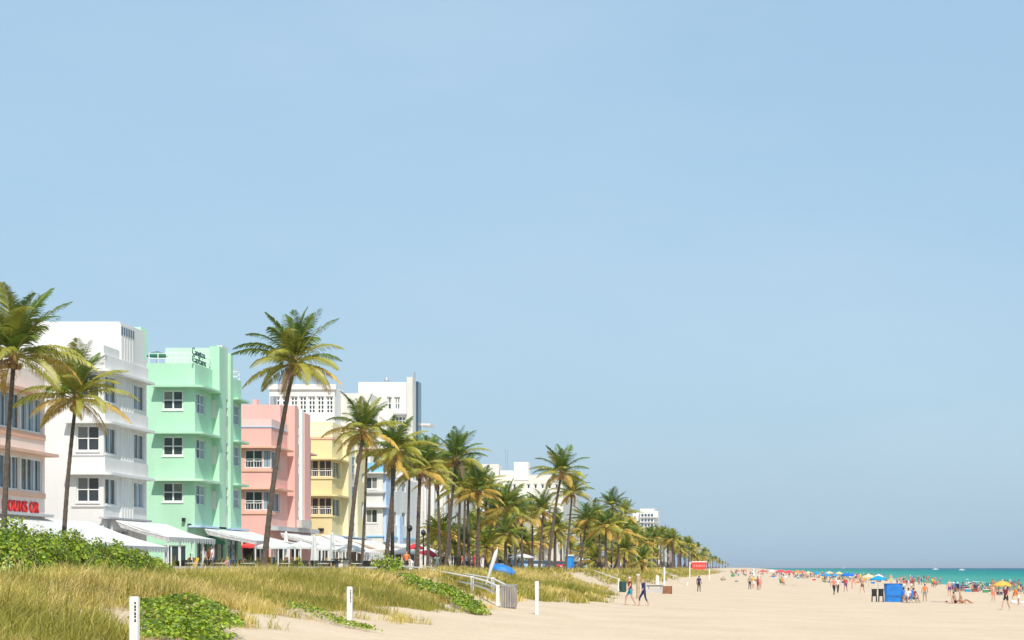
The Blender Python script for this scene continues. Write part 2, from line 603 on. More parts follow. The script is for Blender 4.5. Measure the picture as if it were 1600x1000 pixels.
# ------------------------------------------------------------------ buildings
def wallface(mb, P, a0, a1, z0, z1, holes, depth=0.22, mi=0):
    """a wall face with real openings; holes = (a0, a1, z0, z1); reveals go inwards"""
    A = sorted({a0, a1, *[min(max(h[0], a0), a1) for h in holes], *[min(max(h[1], a0), a1) for h in holes]})
    Z = sorted({z0, z1, *[min(max(h[2], z0), z1) for h in holes], *[min(max(h[3], z0), z1) for h in holes]})
    for i in range(len(A) - 1):
        for j in range(len(Z) - 1):
            ca, cz = (A[i] + A[i + 1]) / 2, (Z[j] + Z[j + 1]) / 2
            if any(h[0] < ca < h[1] and h[2] < cz < h[3] for h in holes):
                continue
            mb.add([P(A[i], Z[j], 0), P(A[i + 1], Z[j], 0), P(A[i + 1], Z[j + 1], 0), P(A[i], Z[j + 1], 0)], [(0, 1, 2, 3)], mi)
    for h in holes:
        q = [(h[0], h[2]), (h[1], h[2]), (h[1], h[3]), (h[0], h[3])]
        for k in range(4):
            (p0, q0), (p1, q1) = q[k], q[(k + 1) % 4]
            mb.add([P(p0, q0, 0), P(p1, q1, 0), P(p1, q1, -depth), P(p0, q0, -depth)], [(0, 1, 2, 3)], mi)


def window(parent, P, a0, a1, z0, z1, nc=2, nr=2, style='blind', depth=0.16, fw=0.07, sill=None, frame=None, name='window'):
    frame = frame or M_frame
    fr = MB()
    d0, d1 = -depth, -depth + 0.09
    A = [a0 + (a1 - a0) * i / nc for i in range(nc + 1)]
    Z = [z0 + (z1 - z0) * i / nr for i in range(nr + 1)]
    for i, a in enumerate(A):
        lo, hi = (a, a + fw) if i == 0 else (a - fw, a) if i == nc else (a - fw * .55, a + fw * .55)
        fr.boxp(P, lo, hi, z0 + fw, z1 - fw, d0, d1)
    for i, z in enumerate(Z):
        lo, hi = (z, z + fw) if i == 0 else (z - fw, z) if i == nr else (z - fw * .4, z + fw * .4)
        fr.boxp(P, a0, a1, lo, hi, d0, d1 - (0.004 if 0 < i < nr else -0.004))
    if sill:
        fr.boxp(P, a0 - .05, a1 + .05, z0 - .10, z0 - .002, -.05, .06)
    w = fr.build(name, frame, parent)
    for i in range(nc):
        for j in range(nr):
            if style == 'grille':
                mt = M_glass
            elif style == 'blind':
                mt = random.choice([M_glass, M_blind, M_blind]) if j == nr - 1 else M_glass
            elif style == 'curtain':
                mt = M_glass_b if (i % 2 == 0) else M_curtain
            elif style == 'slit':
                mt = M_glass
            else:
                mt = M_glass
            pm = MB().boxp(P, A[i] + .01, A[i + 1] - .01, Z[j] + .01, Z[j + 1] - .01, d0 - .02, d0 + .03)
            pm.build('pane', mt, w)
    if style in ('curtain', 'drape'):
        n = max(2, int((a1 - a0) / 0.45))
        for k in range(n):
            if random.random() < .62:
                c = a0 + fw + (a1 - a0 - 2 * fw) * (k + .5) / n
                hw = random.uniform(.08, .2)
                MB().boxp(P, c - hw, min(c + hw, a1 - fw), z0 + fw, z1 - fw, d0 + .031, d0 + .05).build('curtain', M_curtain, w)
    if style == 'grille':
        g = MB()
        nb = 6
        for k in range(1, nb):
            a = a0 + (a1 - a0) * k / nb
            g.boxp(P, a - .015, a + .015, z0 + .05, z0 + (z1 - z0) * .38, d1 + .02, d1 + .05)
        g.boxp(P, a0, a1, z0 + (z1 - z0) * .36, z0 + (z1 - z0) * .40, d1 + .02, d1 + .055)
        g.build('window_rail', M_frame, w)
    return w


class Bld:
    GZ = 1.25

    def __init__(s, name, label, Xf, px_corner, px_end, west, wall_m, cat='building'):
        s.Xf = Xf
        s.s0 = Xf / (px_corner - VX)
        s.Y0 = F * s.s0
        s.Y1 = F * Xf / (px_end - VX)
        s.Xw = west
        s.wm = wall_m
        s.root = empty(name, (Xf, s.Y0, s.GZ))
        tag(s.root, label, cat, 'seafront hotels')
        s.holes_s, s.holes_e = [], []
        s.PS = lambda a, z, d: (a, s.Y0 - d, z)
        s.PE = lambda a, z, d: (s.Xf + d, a, z)

    def sx(s, px):
        return (px - VX) * s.s0

    def sz(s, py):
        return EYE + (HY - py) * s.s0

    def ey(s, px, X=None):
        return F * (X or s.Xf) / (px - VX)

    def ez(s, px, py, X=None):
        return EYE + (HY - py) * (X or s.Xf) / (px - VX)

    def body(s, top, mats=None, name='wall', Xw=None, roof=True):
        mb = MB()
        xw = s.Xw if Xw is None else Xw
        wallface(mb, s.PS, xw, s.Xf, s.GZ - .3, top, s.holes_s)
        wallface(mb, s.PE, s.Y0, s.Y1, s.GZ - .3, top, s.holes_e)
        mb.add([(xw, s.Y1, s.GZ - .3), (s.Xf, s.Y1, s.GZ - .3), (s.Xf, s.Y1, top), (xw, s.Y1, top)], [(1, 0, 3, 2)])
        mb.add([(xw, s.Y0, s.GZ - .3), (xw, s.Y1, s.GZ - .3), (xw, s.Y1, top), (xw, s.Y0, top)], [(1, 0, 3, 2)])
        w = mb.build(name, s.wm, s.root)
        rf = MB()
        rf.add([(xw, s.Y0, top - .55), (s.Xf, s.Y0, top - .55), (s.Xf, s.Y1, top - .55), (xw, s.Y1, top - .55)], [(0, 1, 2, 3)])
        t = .22                                            # parapet with thickness
        for b in ((xw + .01, s.Xf - .01, s.Y0 + .01, s.Y0 + t), (xw + .01, s.Xf - .01, s.Y1 - t, s.Y1 - .01), (s.Xf - t, s.Xf - .01, s.Y0 + t, s.Y1 - t), (xw + .01, xw + t, s.Y0 + t, s.Y1 - t)):
            rf.box(*b, top - .5, top + .012)
        rf.build('roof', s.wm, s.root)
        return w

    def swin(s, p0, p1, t, b, **k):
        a0, a1, z1, z0 = s.sx(p0), s.sx(p1), s.sz(t), s.sz(b)
        s.holes_s.append((a0, a1, z0, z1))
        return window(s.root, s.PS, a0, a1, z0, z1, **k)

    def ewin(s, p0, p1, t, b, **k):
        a0, a1, z1, z0 = s.ey(p0), s.ey(p1), s.ez(p0, t), s.ez(p0, b)
        s.holes_e.append((a0, a1, z0, z1))
        return window(s.root, s.PE, a0, a1, z0, z1, **k)

    def eyebrow(s, z, xl, yend, d=.75, th=.16, m=None, ystart=None, r=.5):
        mb = MB()
        if ystart is None:
            arc = [(s.Xf + d - r + r * math.sin(a), s.Y0 - d + r - r * math.cos(a)) for a in [i * math.pi / 12 for i in range(7)]]
            poly = [(xl, s.Y0 + .05), (xl, s.Y0 - d)] + arc + [(s.Xf + d, yend), (s.Xf - .05, yend), (s.Xf - .05, s.Y0 + .05)]
        else:
            arc = [(s.Xf + d - r + r * math.sin(a), yend - r + r * math.cos(a)) for a in [(6 - i) * math.pi / 12 for i in range(7)]]
            poly = [(s.Xf - .05, ystart), (s.Xf + d, ystart)] + arc + [(s.Xf - .05, yend)]
        mb.prism(poly, z, z + th)
        return mb.build('eyebrow', m or s.wm, s.root)

    def band(s, z0, z1, xl, y1, m, d=.06, name='band'):
        poly = [(xl, s.Y0 + .02), (xl, s.Y0 - d), (s.Xf + d, s.Y0 - d), (s.Xf + d, y1), (s.Xf - .02, y1), (s.Xf - .02, s.Y0 + .02)]
        return MB().prism(poly, z0, z1).build(name, m, s.root)

    def block(s, name, m, x0, x1, y0, y1, z0, z1):
        return MB().box(x0, x1, y0, y1, z0, z1).build(name, m, s.root)


def text_obj(txt, size, loc, rot, m, parent, name, ext=.05, stretch=1.0):
    cu = bpy.data.curves.new(name, 'FONT')
    cu.body = txt
    cu.size = size
    cu.extrude = ext
    cu.materials.append(m)
    tmp = bpy.data.objects.new(name + '_t', cu)
    col.objects.link(tmp)
    dg = bpy.context.evaluated_depsgraph_get()
    me = bpy.data.meshes.new_from_object(tmp.evaluated_get(dg))
    bpy.data.objects.remove(tmp)
    o = bpy.data.objects.new(name, me)
    col.objects.link(o)
    o.scale = (stretch, 1, 1)
    pa = ABS[parent.name]
    o.parent = parent
    o.location = (loc[0] - pa[0], loc[1] - pa[1], loc[2] - pa[2])
    o.rotation_euler = rot
    return o


# --- leftmost peach hotel with the red letters
B = Bld('hotel_building', 'peach hotel with red lettering and salmon ledges at the left edge', -36.7, -130, 70, -52, M_peach)
for k, (p0, p1) in enumerate([(-100, -55), (-48, -4), (-1, 31), (33, 66)]):
    for z0, z1 in ((8.9, 10.75), (5.75, 7.5)):
        a0, a1 = B.ey(p0), B.ey(p1)
        B.holes_e.append((a0, a1, z0, z1))
        window(B.root, B.PE, a0, a1, z0, z1, nc=3, nr=1, style='drape')
B.body(12.15)
B.eyebrow(10.85, B.Xw, B.Y1 - .1, d=.6, m=M_orange)
B.eyebrow(7.66, B.Xw, B.Y1 + .05, d=.75, m=M_orange)
B.band(8.55, 8.86, B.Xw, B.Y1 - .01, M_orange)
B.band(5.42, 5.70, B.Xw, B.Y1 - .01, M_orange)
B.eyebrow(4.42, B.Xw, B.Y1, d=.5, th=.14, m=M_grey)
yl = B.ey(2)
step = (B.ey(61) - yl) / 7
for i, ch in enumerate('DOUNSOR'):
    text_obj(ch, .84, (B.Xf + .06, yl + i * step, 4.62), (R(90), 0, R(90)), M_red, B.root, 'sign_letter', ext=.05)
B.block('rooftop_housing', M_peach, -47, -41, B.Y0 + 4, B.Y0 + 8, 11.6, 13.6)

# --- white hotel
B = Bld('hotel_building', 'tall white hotel with a fluted pillar on its corner front', -37.0, 162, 229, -52, M_white)
for z in (7.24, 10.30, 13.4):
    B.holes_s.append((B.sx(119.5), B.sx(155), z - 1.62, z - .12))
    window(B.root, B.PS, B.sx(119.5), B.sx(155), z - 1.62, z - .12, 2, 2, sill=True)
    MB().boxp(B.PS, B.sx(112), B.sx(162) + .02, z - 1.95, z - 1.86, -.02, .05).build('ledge', M_grey, B.root)
    for p0, p1 in ((164, 182), (209, 225.5)):
        B.holes_e.append((B.ey(p0), B.ey(p1), z - 1.75, z - .15))
        window(B.root, B.PE, B.ey(p0), B.ey(p1), z - 1.75, z - .15, 2, 1, style='drape', sill=True)
B.holes_s.append((B.sx(122), B.sx(155), 1.6, 4.2))
window(B.root, B.PS, B.sx(122), B.sx(155), 1.6, 4.2, 2, 1, style='slit', frame=M_brown, name='shopfront')
B.holes_e.append((B.ey(166), B.ey(205), 1.5, 4.0))
window(B.root, B.PE, B.ey(166), B.ey(205), 1.5, 4.0, 5, 2, style='slit', name='shopfront')
B.body(15.0)
for z in (7.24, 10.30, 13.4):
    B.eyebrow(z, B.sx(105), B.Y1 - .02, d=.55, th=.15)
    B.band(z + .15, z + 1.05, B.sx(105), B.Y1 - .05, M_white, d=.12, name='spandrel')
yp0, yp1 = B.ey(187), B.ey(208)
B.block('upper_storey', M_white, -52, -37.02, yp0 + .06, B.Y1 - .3, 14.4, 16.8)
pil = B.block('pillar', M_white, -37.1, -36.93, yp0, yp1, 4.6, 16.65)
for k in range(5):
    y = yp0 + (yp1 - yp0) * (k + .5) / 5
    MB().box(-36.935, -36.90, y - .13, y + .13, 4.7, 15.9).build('flute', M_white, pil)
gr = MB()
for k in range(6):
    y = yp0 + .2 + (yp1 - yp0 - .4) * k / 5
    gr.box(-36.935, -36.88, y - .07, y + .07, 16.02, 16.5)
gr.build('pillar_grille', M_glass_b, pil)
B.eyebrow(4.62, B.sx(160), B.Y1, d=.35, th=.12, m=M_grey)
MB().tube([(-45, yp0 + .5, 16.8), (-45, yp0 + .5, 17.6)], .05).build('roof_vent', M_metal, B.root)

# --- mint green hotel
B = Bld('hotel_building', 'mint green hotel with curved eyebrow ledges and a tall stepped pylon', -36.7, 304.5, 377, -58, M_green)
for t, b in ((610, 640), (682, 712), (754, 784)):
    B.swin(254, 286, t, b, nc=2, nr=2, sill=True, fw=.09)
for t, b in ((614, 645), (685, 716), (757, 788)):
    B.ewin(306.8, 321, t, b, nc=2, nr=2, style='curtain')
for t, b in ((630, 661), (695, 726), (763, 793)):
    B.ewin(359, 375, t, b, nc=2, nr=2, style='curtain')
B.holes_s.append((B.sx(255), B.sx(291), 1.5, 3.25))
window(B.root, B.PS, B.sx(255), B.sx(291), 1.5, 3.25, 3, 1, style='slit', name='shopfront')
for p0, p1 in ((308, 326), (334, 351), (356, 372)):
    B.holes_e.append((B.ey(p0), B.ey(p1), 1.5, 3.8))
    window(B.root, B.PE, B.ey(p0), B.ey(p1), 1.5, 3.8, 2, 1, style='slit', name='shopfront', frame=M_green)
B.body(15.9)
yn = B.ey(332)
for py in (606, 678.5, 752):
    B.eyebrow(B.sz(py), B.sx(242), yn + .1, d=.75, th=.15, m=M_pale_green if py > 700 else M_green)
for py in (624, 690, 758):
    B.eyebrow(B.ez(357, py), 0, B.Y1 - .05, d=.75, th=.14, ystart=B.ey(357))
B.block('penthouse', M_pale_green, -40.1, -36.75, yn + .06, B.ey(354), 15.2, 17.5)
# pylon: two green fins with a pale strip of slit windows between them
y1, y2, y3, y4 = B.ey(332), B.ey(343), B.ey(352), B.ey(356)
pylon = B.block('pylon', M_green, -36.9, -36.2, y1, y2, 4.4, 17.62)
B.block('pylon', M_green, -36.9, -36.3, y3, y4, 4.4, 17.5)
B.block('pylon_strip', M_white2, -36.9, -36.5, y2, y3, 4.4, 17.9)
for pyt, pyb in ((622, 650), (691, 719), (760, 790)):
    zt, zb = B.ez(345, pyt), B.ez(345, pyb)
    window(B.root, lambda a, z, d: (-36.32 + d, a, z), y2 + .06, y2 + (y3 - y2) * .62, zb, zt, 1, 2, style='slit', depth=.1)
for py in (640, 712, 782):
    zt = B.ez(333, py - 15)
    B.block('sunlit_fin_patch', M_white2, -36.72, -36.44, y1 - .14, y1 - .004, zt - 1.35, zt)  # sunlit bit of the fin below each ledge, painted in as a white block
# stair tower behind, rear block of the same hotel
B.block('stair_tower', M_pale_green, (208 - VX) * .0464, (220 - VX) * .0464, F * .0464, F * .0464 + 1.6, 14, EYE + 376 * .0464)
# roof railing
rl = MB()
rl2 = MB()
zr = 15.9
for zz in (.35, .7):
    rl.tube([(B.sx(232), B.Y0 + .12, zr + zz), (B.Xf - .12, B.Y0 + .12, zr + zz), (B.Xf - .12, yn - .1, zr + zz)], .035, 6)
    rl2.tube([(B.Xf - .12, B.ey(357), zr + zz), (B.Xf - .12, B.Y1 - .12, zr + zz), (B.Xf - 3, B.Y1 - .12, zr + zz)], .035, 6)
for k in range(6):
    x = B.sx(232) + (B.Xf - .12 - B.sx(232)) * k / 5
    rl.tube([(x, B.Y0 + .12, zr), (x, B.Y0 + .12, zr + .7)], .035, 6)
for k in range(3):
    y = B.ey(358) + (B.Y1 - .2 - B.ey(358)) * k / 2
    rl2.tube([(B.Xf - .12, y, zr), (B.Xf - .12, y, zr + .7)], .035, 6)
rl.build('roof_railing', M_frame, B.root)
rl2.build('roof_railing', M_frame, B.root)
text_obj('Cangtoa', .72, (B.Xf - .05, B.ey(304.5) - .5, zr + .58), (R(90), 0, R(90)), M_sign, B.root, 'sign_script', ext=.02, stretch=1.3)
text_obj('Captains', .72, (B.Xf - .05, B.ey(304.5) - .5, zr + .06), (R(90), 0, R(90)), M_sign, B.root, 'sign_script', ext=.02, stretch=1.35)
dk = MB()
dk.lathe((B.sx(236), B.Y0 + 1.4, zr - .3), [(.04, 0), (.04, 1.0), (.75, .92), (.45, 1.2), (0.01, 1.3)], 12)
dk.build('roof_parasol', mat('dark green canvas', (.03, .16, .10), .8), B.root)
for (px, py) in ((288, 812), (297, 821)):
    MB().boxp(B.PS, B.sx(px) - .1, B.sx(px) + .1, B.sz(py) - .12, B.sz(py) + .12, .0, .28).build('wall_lamp', M_black, B.root)
B.eyebrow(4.5, B.Xf - .3, B.Y1 + .6, d=.5, th=.13, m=M_paleblue)

# --- coral pink hotel
B = Bld('hotel_building', 'coral pink hotel with a central pink fin and a roof terrace', -36.7, 424, 486, -56, M_pink)
for t, b in ((703, 731), (767.5, 797)):
    B.swin(382.5, 410, t, b, nc=2, nr=2, style='grille')
    B.swin(410.6, 423.4, t, b, nc=1, nr=1, style='curtain')
for t, b in ((704, 733), (769, 799)):
    B.ewin(424.8, 437, t, b, nc=1, nr=1, style='drape')
for t, b in ((710, 742), (772, 805)):
    B.ewin(473.5, 485, t, b, nc=2, nr=1, style='drape')
B.body(13.2)
B.block('terrace_parapet', M_pale_pink, B.Xw, B.Xf + .03, B.Y0 - .04, B.Y0 + .2, 13.2, 13.78)
B.block('terrace_parapet', M_pale_pink, B.Xf - .2, B.Xf + .03, B.Y0 + .21, B.ey(449), 13.2, 13.78)
B.band(13.1, 13.2, B.Xw, B.ey(449), M_paleblue, d=.07)
B.block('penthouse', M_pink, B.sx(384) - 8, B.Xf - .1, B.ey(440), B.Y1 - .5, 12.9, 15.25)
B.block('penthouse_fin', M_pink, B.sx(377), B.sx(383.5), B.Y0 + 3.5, B.Y0 + 4.2, 12.9, 15.7)
for py in (700.5, 765):
    B.eyebrow(B.sz(py), B.Xw, B.ey(448), d=.6, th=.14, m=M_orange)
B.eyebrow(B.ez(474, 710) + .05, 0, B.Y1 + .5, d=.55, th=.13, ystart=B.ey(474.5))
for t in (733.5, 800):
    B.band(B.sz(t) - .18, B.sz(t) - .02, B.sx(378), B.ey(436), M_orange, d=.08)
y1, y2, y3, y4 = B.ey(449.5), B.ey(455), B.ey(465), B.ey(474)
B.block('pylon', M_pink, -36.9, -36.1, y1, y2, 4.7, 15.35)
B.block('pylon', M_pink, -36.9, -36.1, y3, y4, 4.7, 15.05)
st = B.block('pylon_strip', M_grey, -36.9, -36.45, y2, y3, 4.7, 15.3)
MB().box(-36.46, -36.16, y3 - .55, y3 - .005, 4.7, 15.3).build('pylon_rib', M_frame, st)
for zt in (13.9, 11.4, 7.7):
    window(B.root, lambda a, z, d: (-36.32 + d, a, z), y2 + .3, y2 + 1.3, zt - 1.7, zt, 1, 2, style='slit', depth=.1)
B.eyebrow(4.72, B.Xf - .2, B.Y1 + .2, d=.7, th=.35, m=M_grey)
B.block('ledge_planter', M_wall, -36.6, -35.7, y2 - .5, y3 + 1, 5.08, 5.75)
B.block('rooftop_unit', M_metal, B.sx(388), B.sx(394), B.Y0 + 7, B.Y0 + 8, 15.26, 16.3)
for p0, p1 in ((430, 446), (456, 470)):
    MB().boxp(B.PE, B.ey(p0), B.ey(p1), 1.5, 3.9, .0, .04).build('shopfront', M_dark, B.root)
MB().boxp(B.PS, B.sx(380), B.sx(420), 1.5, 3.9, .0, .04).build('shopfront', M_dark, B.root)

# --- yellow hotel
B = Bld('hotel_building', 'yellow hotel with cream upper storey beside the coral pink one', -36.7, 519, 572, -50, M_yellow)
for t, b in ((719, 745), (777.5, 804.5)):
    B.swin(477, 497.5, t, b, nc=2, nr=2, style='grille', frame=M_cream)
    B.swin(498, 518, t, b, nc=2, nr=2, style='grille', frame=M_cream)
for t, b in ((720, 747), (778.5, 806)):
    B.ewin(519.8, 531, t, b, nc=2, nr=1, style='drape', frame=M_cream)
for t, b in ((738, 752), (783, 808)):
    B.ewin(560, 568.5, t, b, nc=2, nr=1, style='curtain')
B.body(14.0)
B.band(13.75, 13.95, B.Xw, B.ey(534), M_orange, d=.07)
B.block('penthouse', M_cream, B.Xw, B.Xf - .6, B.Y0 + 3, B.Y1 - 1, 13.7, 15.6)
for py in (718.5, 775.5):
    B.eyebrow(B.sz(py), B.Xw, B.ey(536), d=.65, th=.15)
for py in (748.5, 808):
    B.band(B.sz(py), B.sz(py) + .17, B.Xw, B.ey(533), M_yellow, d=.1)
y1, y2, y3, y4 = B.ey(535.5), B.ey(541), B.ey(550), B.ey(556.5)
B.block('pylon', M_cream, -36.9, -36.15, y1, y2, 4.6, 15.2)
B.block('pylon', M_cream, -36.9, -36.15, y3, y4, 4.6, 14.9)
B.block('pylon_strip', M_white2, -36.9, -36.42, y2, y3, 4.6, 14.7)
for zt in (12.6, 9.7, 6.9):
    window(B.root, lambda a, z, d: (-36.28 + d, a, z), y2 + .35, y3 - .6, zt - 1.7, zt, 1, 2, style='slit', depth=.1)
B.eyebrow(4.6, B.Xf - .2, B.Y1, d=.6, th=.14, m=M_paleblue)
rr_ = MB()
for z in (.35, .7, 1.0):
    rr_.tube([(B.sx(488), B.Y0 + .15, 14.0 + z), (B.Xf - .15, B.Y0 + .15, 14.0 + z), (B.Xf - .15, B.ey(534), 14.0 + z)], .035, 6)
for x in np.linspace(B.sx(488), B.Xf - .15, 5):
    rr_.tube([(x, B.Y0 + .15, 14.0), (x, B.Y0 + .15, 15.0)], .035, 6)
rr_.build('roof_railing', M_frame, B.root)
for px, py in ((502, 827), ):
    MB().boxp(B.PS, B.sx(px) - .25, B.sx(px) + .25, B.sz(py) - .15, B.sz(py) + .1, 0, .2).build('wall_lamp', M_black, B.root)
MB().boxp(B.PS, B.sx(488), B.sx(517), 1.5, 3.9, .0, .04).build('shopfront', M_dark, B.root)
for p0, p1 in ((521, 533), (540, 568)):
    MB().boxp(B.PE, B.ey(p0), B.ey(p1), 1.5, 3.9, .0, .04).build('shopfront', M_brown, B.root)

# --- white hotel with blue parapet
B = Bld('hotel_building', 'white hotel with a bright blue roof parapet behind the palms', -36.7, 598, 652, -43, M_white)
for t, b in ((743, 764), (796, 817)):
    B.swin(572, 589.5, t, b, nc=2, nr=1, style='blind', sill=True)
    B.ewin(613, 620, t + 3, b + 3, nc=2, nr=1, style='slit')
    B.ewin(628, 634, t + 4, b + 4, nc=1, nr=1, style='slit')
B.body(11.9)
B.block('parapet', M_blue, B.Xw, B.Xf + .05, B.Y0 - .06, B.Y0 + .3, 11.92, 13.0)
B.block('parapet', M_blue, B.Xf - .3, B.Xf + .05, B.Y0 + .31, B.ey(612), 11.92, 13.0)
B.block('blue_pilaster', M_paleblue, -36.75, -36.4, B.ey(599), B.ey(607), 4.5, 11.9)
B.block('blue_pilaster', M_paleblue, -36.75, -36.4, B.ey(620.5), B.ey(626), 3.5, 7.5)
B.band(EYE + (HY - 768) * B.s0 - .2, EYE + (HY - 768) * B.s0, B.Xw, B.ey(597.9) + .4, M_grey, d=.25)
B.band(5.0, 5.15, B.Xw, B.Y1, M_blue, d=.1)
for py in (740, 793):
    B.eyebrow(B.sz(py), B.Xw, B.ey(606), d=.5, th=.15)
MB().boxp(B.PS, B.sx(573), B.sx(596), 1.5, 3.9, .0, .04).build('shopfront', mat('navy shopfront', (.08, .10, .28), .5), B.root)
MB().boxp(B.PE, B.ey(608), B.ey(648), 1.5, 3.6, .0, .04).build('shopfront', M_dark, B.root)

# --- pale ribbed hotel further along
B = Bld('hotel_building', 'pale ribbed hotel with vertical slit windows glimpsed between palm trunks', -36.7, 672, 742, -43, M_white2)
for p0, p1 in ((661, 664.5), ):
    B.swin(p0, p1, 800, 819, nc=1, nr=1, style='slit')
for t, b in ((756, 777), (797, 819)):
    for p0 in (675.5, 680, 684.5):
        B.ewin(p0, p0 + 2.2, t, b, nc=1, nr=1, style='slit')
    for p0 in (698, 712, 726):
        B.ewin(p0, p0 + 6, t + 3, b + 3, nc=2, nr=1, style='blind')
B.body(12.6)
for p in (665, 670):
    B.block('rib', M_white, (p - VX) * B.s0 - .15, (p - VX) * B.s0 + .15, B.Y0 - .3, B.Y0 + .1, 4.4, 13.4)
for p in (674, 688, 692):
    B.block('rib', M_white, -36.8, -36.3, B.ey(p) - .25, B.ey(p) + .25, 4.4, 13.2)
B.eyebrow(4.4, B.Xw, B.Y1, d=.6, th=.15, m=M_grey)
MB().boxp(B.PE, B.ey(676), B.ey(738), 1.5, 3.8, .0, .04).build('shopfront', M_dark, B.root)
sg = MB().boxp(B.PE, B.ey(675), B.ey(690), 4.3, 5.7, .62, .7).build('shop_sign', mat('blue sign board', (.05, .30, .65), .5), B.root)
MB().boxp(B.PE, B.ey(681), B.ey(689), 4.5, 5.4, .705, .73).build('sign_panel', mat('pale aqua panel', (.40, .62, .68), .5), sg)

# --- big white hotel behind: grid of windows, and its taller wing
def slab(name, label, px0, px1, pxe, s, ptop, m, grid=None, gm=M_grey):
    X0, X1, Y0 = (px0 - VX) * s, (px1 - VX) * s, F * s
    Y1 = F * X1 / (pxe - VX)
    top = EYE + (HY - ptop) * s
    root = empty(name, (X1, Y0, 1.25))
    tag(root, label, 'building')
    PS = lambda a, z, d: (a, Y0 - d, z)
    holes = []
    for (q0, q1, t, b, nc, nr) in grid or []:
        h = ((q0 - VX) * s, (q1 - VX) * s, EYE + (HY - b) * s, EYE + (HY - t) * s)
        holes.append(h)
        window(root, PS, *h, nc=nc, nr=nr, style='blind', fw=.16, depth=.3)
    mb = MB()
    wallface(mb, PS, X0, X1, 1.0, top, holes, depth=.4)
    mb.add([(X1, Y0, 1), (X1, Y1, 1), (X1, Y1, top), (X1, Y0, top)], [(0, 1, 2, 3)])
    mb.add([(X0, Y0, 1), (X0, Y1, 1), (X0, Y1, top), (X0, Y0, top)], [(1, 0, 3, 2)])
    mb.add([(X0, Y1, 1), (X1, Y1, 1), (X1, Y1, top), (X0, Y1, top)], [(1, 0, 3, 2)])
    mb.add([(X0, Y0, top - .02), (X1, Y0, top - .02), (X1, Y1, top - .02), (X0, Y1, top - .02)], [(0, 1, 2, 3)])
    mb.build('wall', m, root)
    return root, X0, X1, Y0, Y1, top


grid = []
for i, p in enumerate(np.linspace(426, 509, 7)):
    grid.append((p, p + 11.5, 619, 646, 2, 4))
root, X0, X1, Y0, Y1, top = slab('hotel_block', 'broad white hotel block with a grid of windows above the pink roof', 421, 523, 536, .0860, 604, M_white, grid)
MB().box(X0 - .2, X1 + .2, Y0 - .25, Y0 + .4, top - .4, top + .3).build('cornice', M_white, root)
MB().box(X1 - 1, X1 + 4, Y0 + 4, Y1 + 4, 1, top - .5).build('rear_wing', M_white2, root)
root, X0, X1, Y0, Y1, top = slab('hotel_block', 'tallest white hotel wing with a dark corner strip and roof mast', 560, 644, 655, .0893, 597, M_white,
                                 [(605, 612, 620, 640, 1, 2), (616, 625, 620, 640, 2, 2), (617, 634, 650, 664, 3, 2)])
MB().box(X1 + .0, X1 + .35, Y0 + 3, Y1 - .3, 2, top + .4).build('corner_strip', M_glass_b, root)
MB().box(X1 - .7, X1 + .1, Y0 - .25, Y0 + 1.5, 2, top + .7).build('corner_pier', M_white2, root)
MB().box((615 - VX) * .0893, X1 - .72, Y0 - .35, Y0 + .3, EYE + (HY - 648) * .0893, EYE + (HY - 646) * .0893).build('ledge', M_grey, root)
MB().tube([(X1, Y0 + 2, top), (X1, Y0 + 2, top + 1.6)], .12, 6).build('roof_mast', M_metal, root)
MB().lathe((X0 + 3.6, Y0 + 2, top), [(.35, 0), (.35, .5), (.15, .9), (.01, .95)], 10).build('roof_vent', M_metal, root)
bal = MB()
for k, py in enumerate((657, 690)):
    z = EYE + (HY - py) * .0893
    bal.box(X1 + .36, X1 + 1.7, Y0 + 5, Y0 + 9, z - .3, z)
bal.build('balcony', M_white, root)
# white apartment group further off with square tower and antenna
root, X0, X1, Y0, Y1, top = slab('apartment_building', 'white stepped apartment block with a square roof tower and antennas', 752, 880, 905, .120, 742, M_white2,
                                 [(p_, p_ + 5.5, r_, r_ + 8, 1, 1) for p_ in range(757, 872, 11) for r_ in (756, 776, 796, 816, 836)])
MB().box((803 - VX) * .12, (826 - VX) * .12, Y0 - .1, Y0 + 3, top - 1, EYE + 165 * .12).build('roof_tower', M_white, root)
MB().box((752 - VX) * .12, (779 - VX) * .12, Y0 + .3, Y0 + 5, top - .5, EYE + 162 * .12).build('upper_storey', M_white2, root)
MB().box((781 - VX) * .12, (803 - VX) * .12, Y0 + .2, Y0 + 4, top - .5, EYE + 152 * .12).build('upper_storey', M_white, root)
an = MB()
for p in (788, 791):
    an.tube([((p - VX) * .12, Y0 + 2, top), ((p - VX) * .12, Y0 + 2, EYE + 186 * .12)], .05, 5)
an.tube([((786 - VX) * .12, Y0 + 2, EYE + 184 * .12), ((793 - VX) * .12, Y0 + 2, EYE + 185 * .12)], .05, 5)
an.build('antenna', M_metal, root)
# distant tower
root = empty('apartment_tower', (-50, 1120, 1.25))
tag(root, 'distant stepped white apartment tower above the far palms', 'building')
s_ = .40


def far_box(p0, p1, t, dy, name, m=M_white):
    return MB().box((p0 - VX) * s_, (p1 - VX) * s_, 1120 + dy, 1145 + dy, 1, EYE + (HY - t) * s_).build(name, m, root)


far_box(1000, 1022, 794.5, 2, 'wall')
far_box(1022.1, 1028, 798, 4, 'wall')
far_box(988, 999.9, 800, 6, 'wall')
for j in range(11):
    z = EYE + (HY - 800) * s_ - 1.2 - j * 3.1
    for k in range(4):
        x0 = (1002 + k * 5 - VX) * s_
        MB().box(x0, x0 + 1.3, 1121.6, 1121.95, z - 1.4, z).build('window', M_glass_b, root)
    MB().box((1000 - VX) * s_ - .3, (1028 - VX) * s_ + .6, 1121, 1125.9, z - 2.2, z - 1.9).build('balcony', M_white, root)

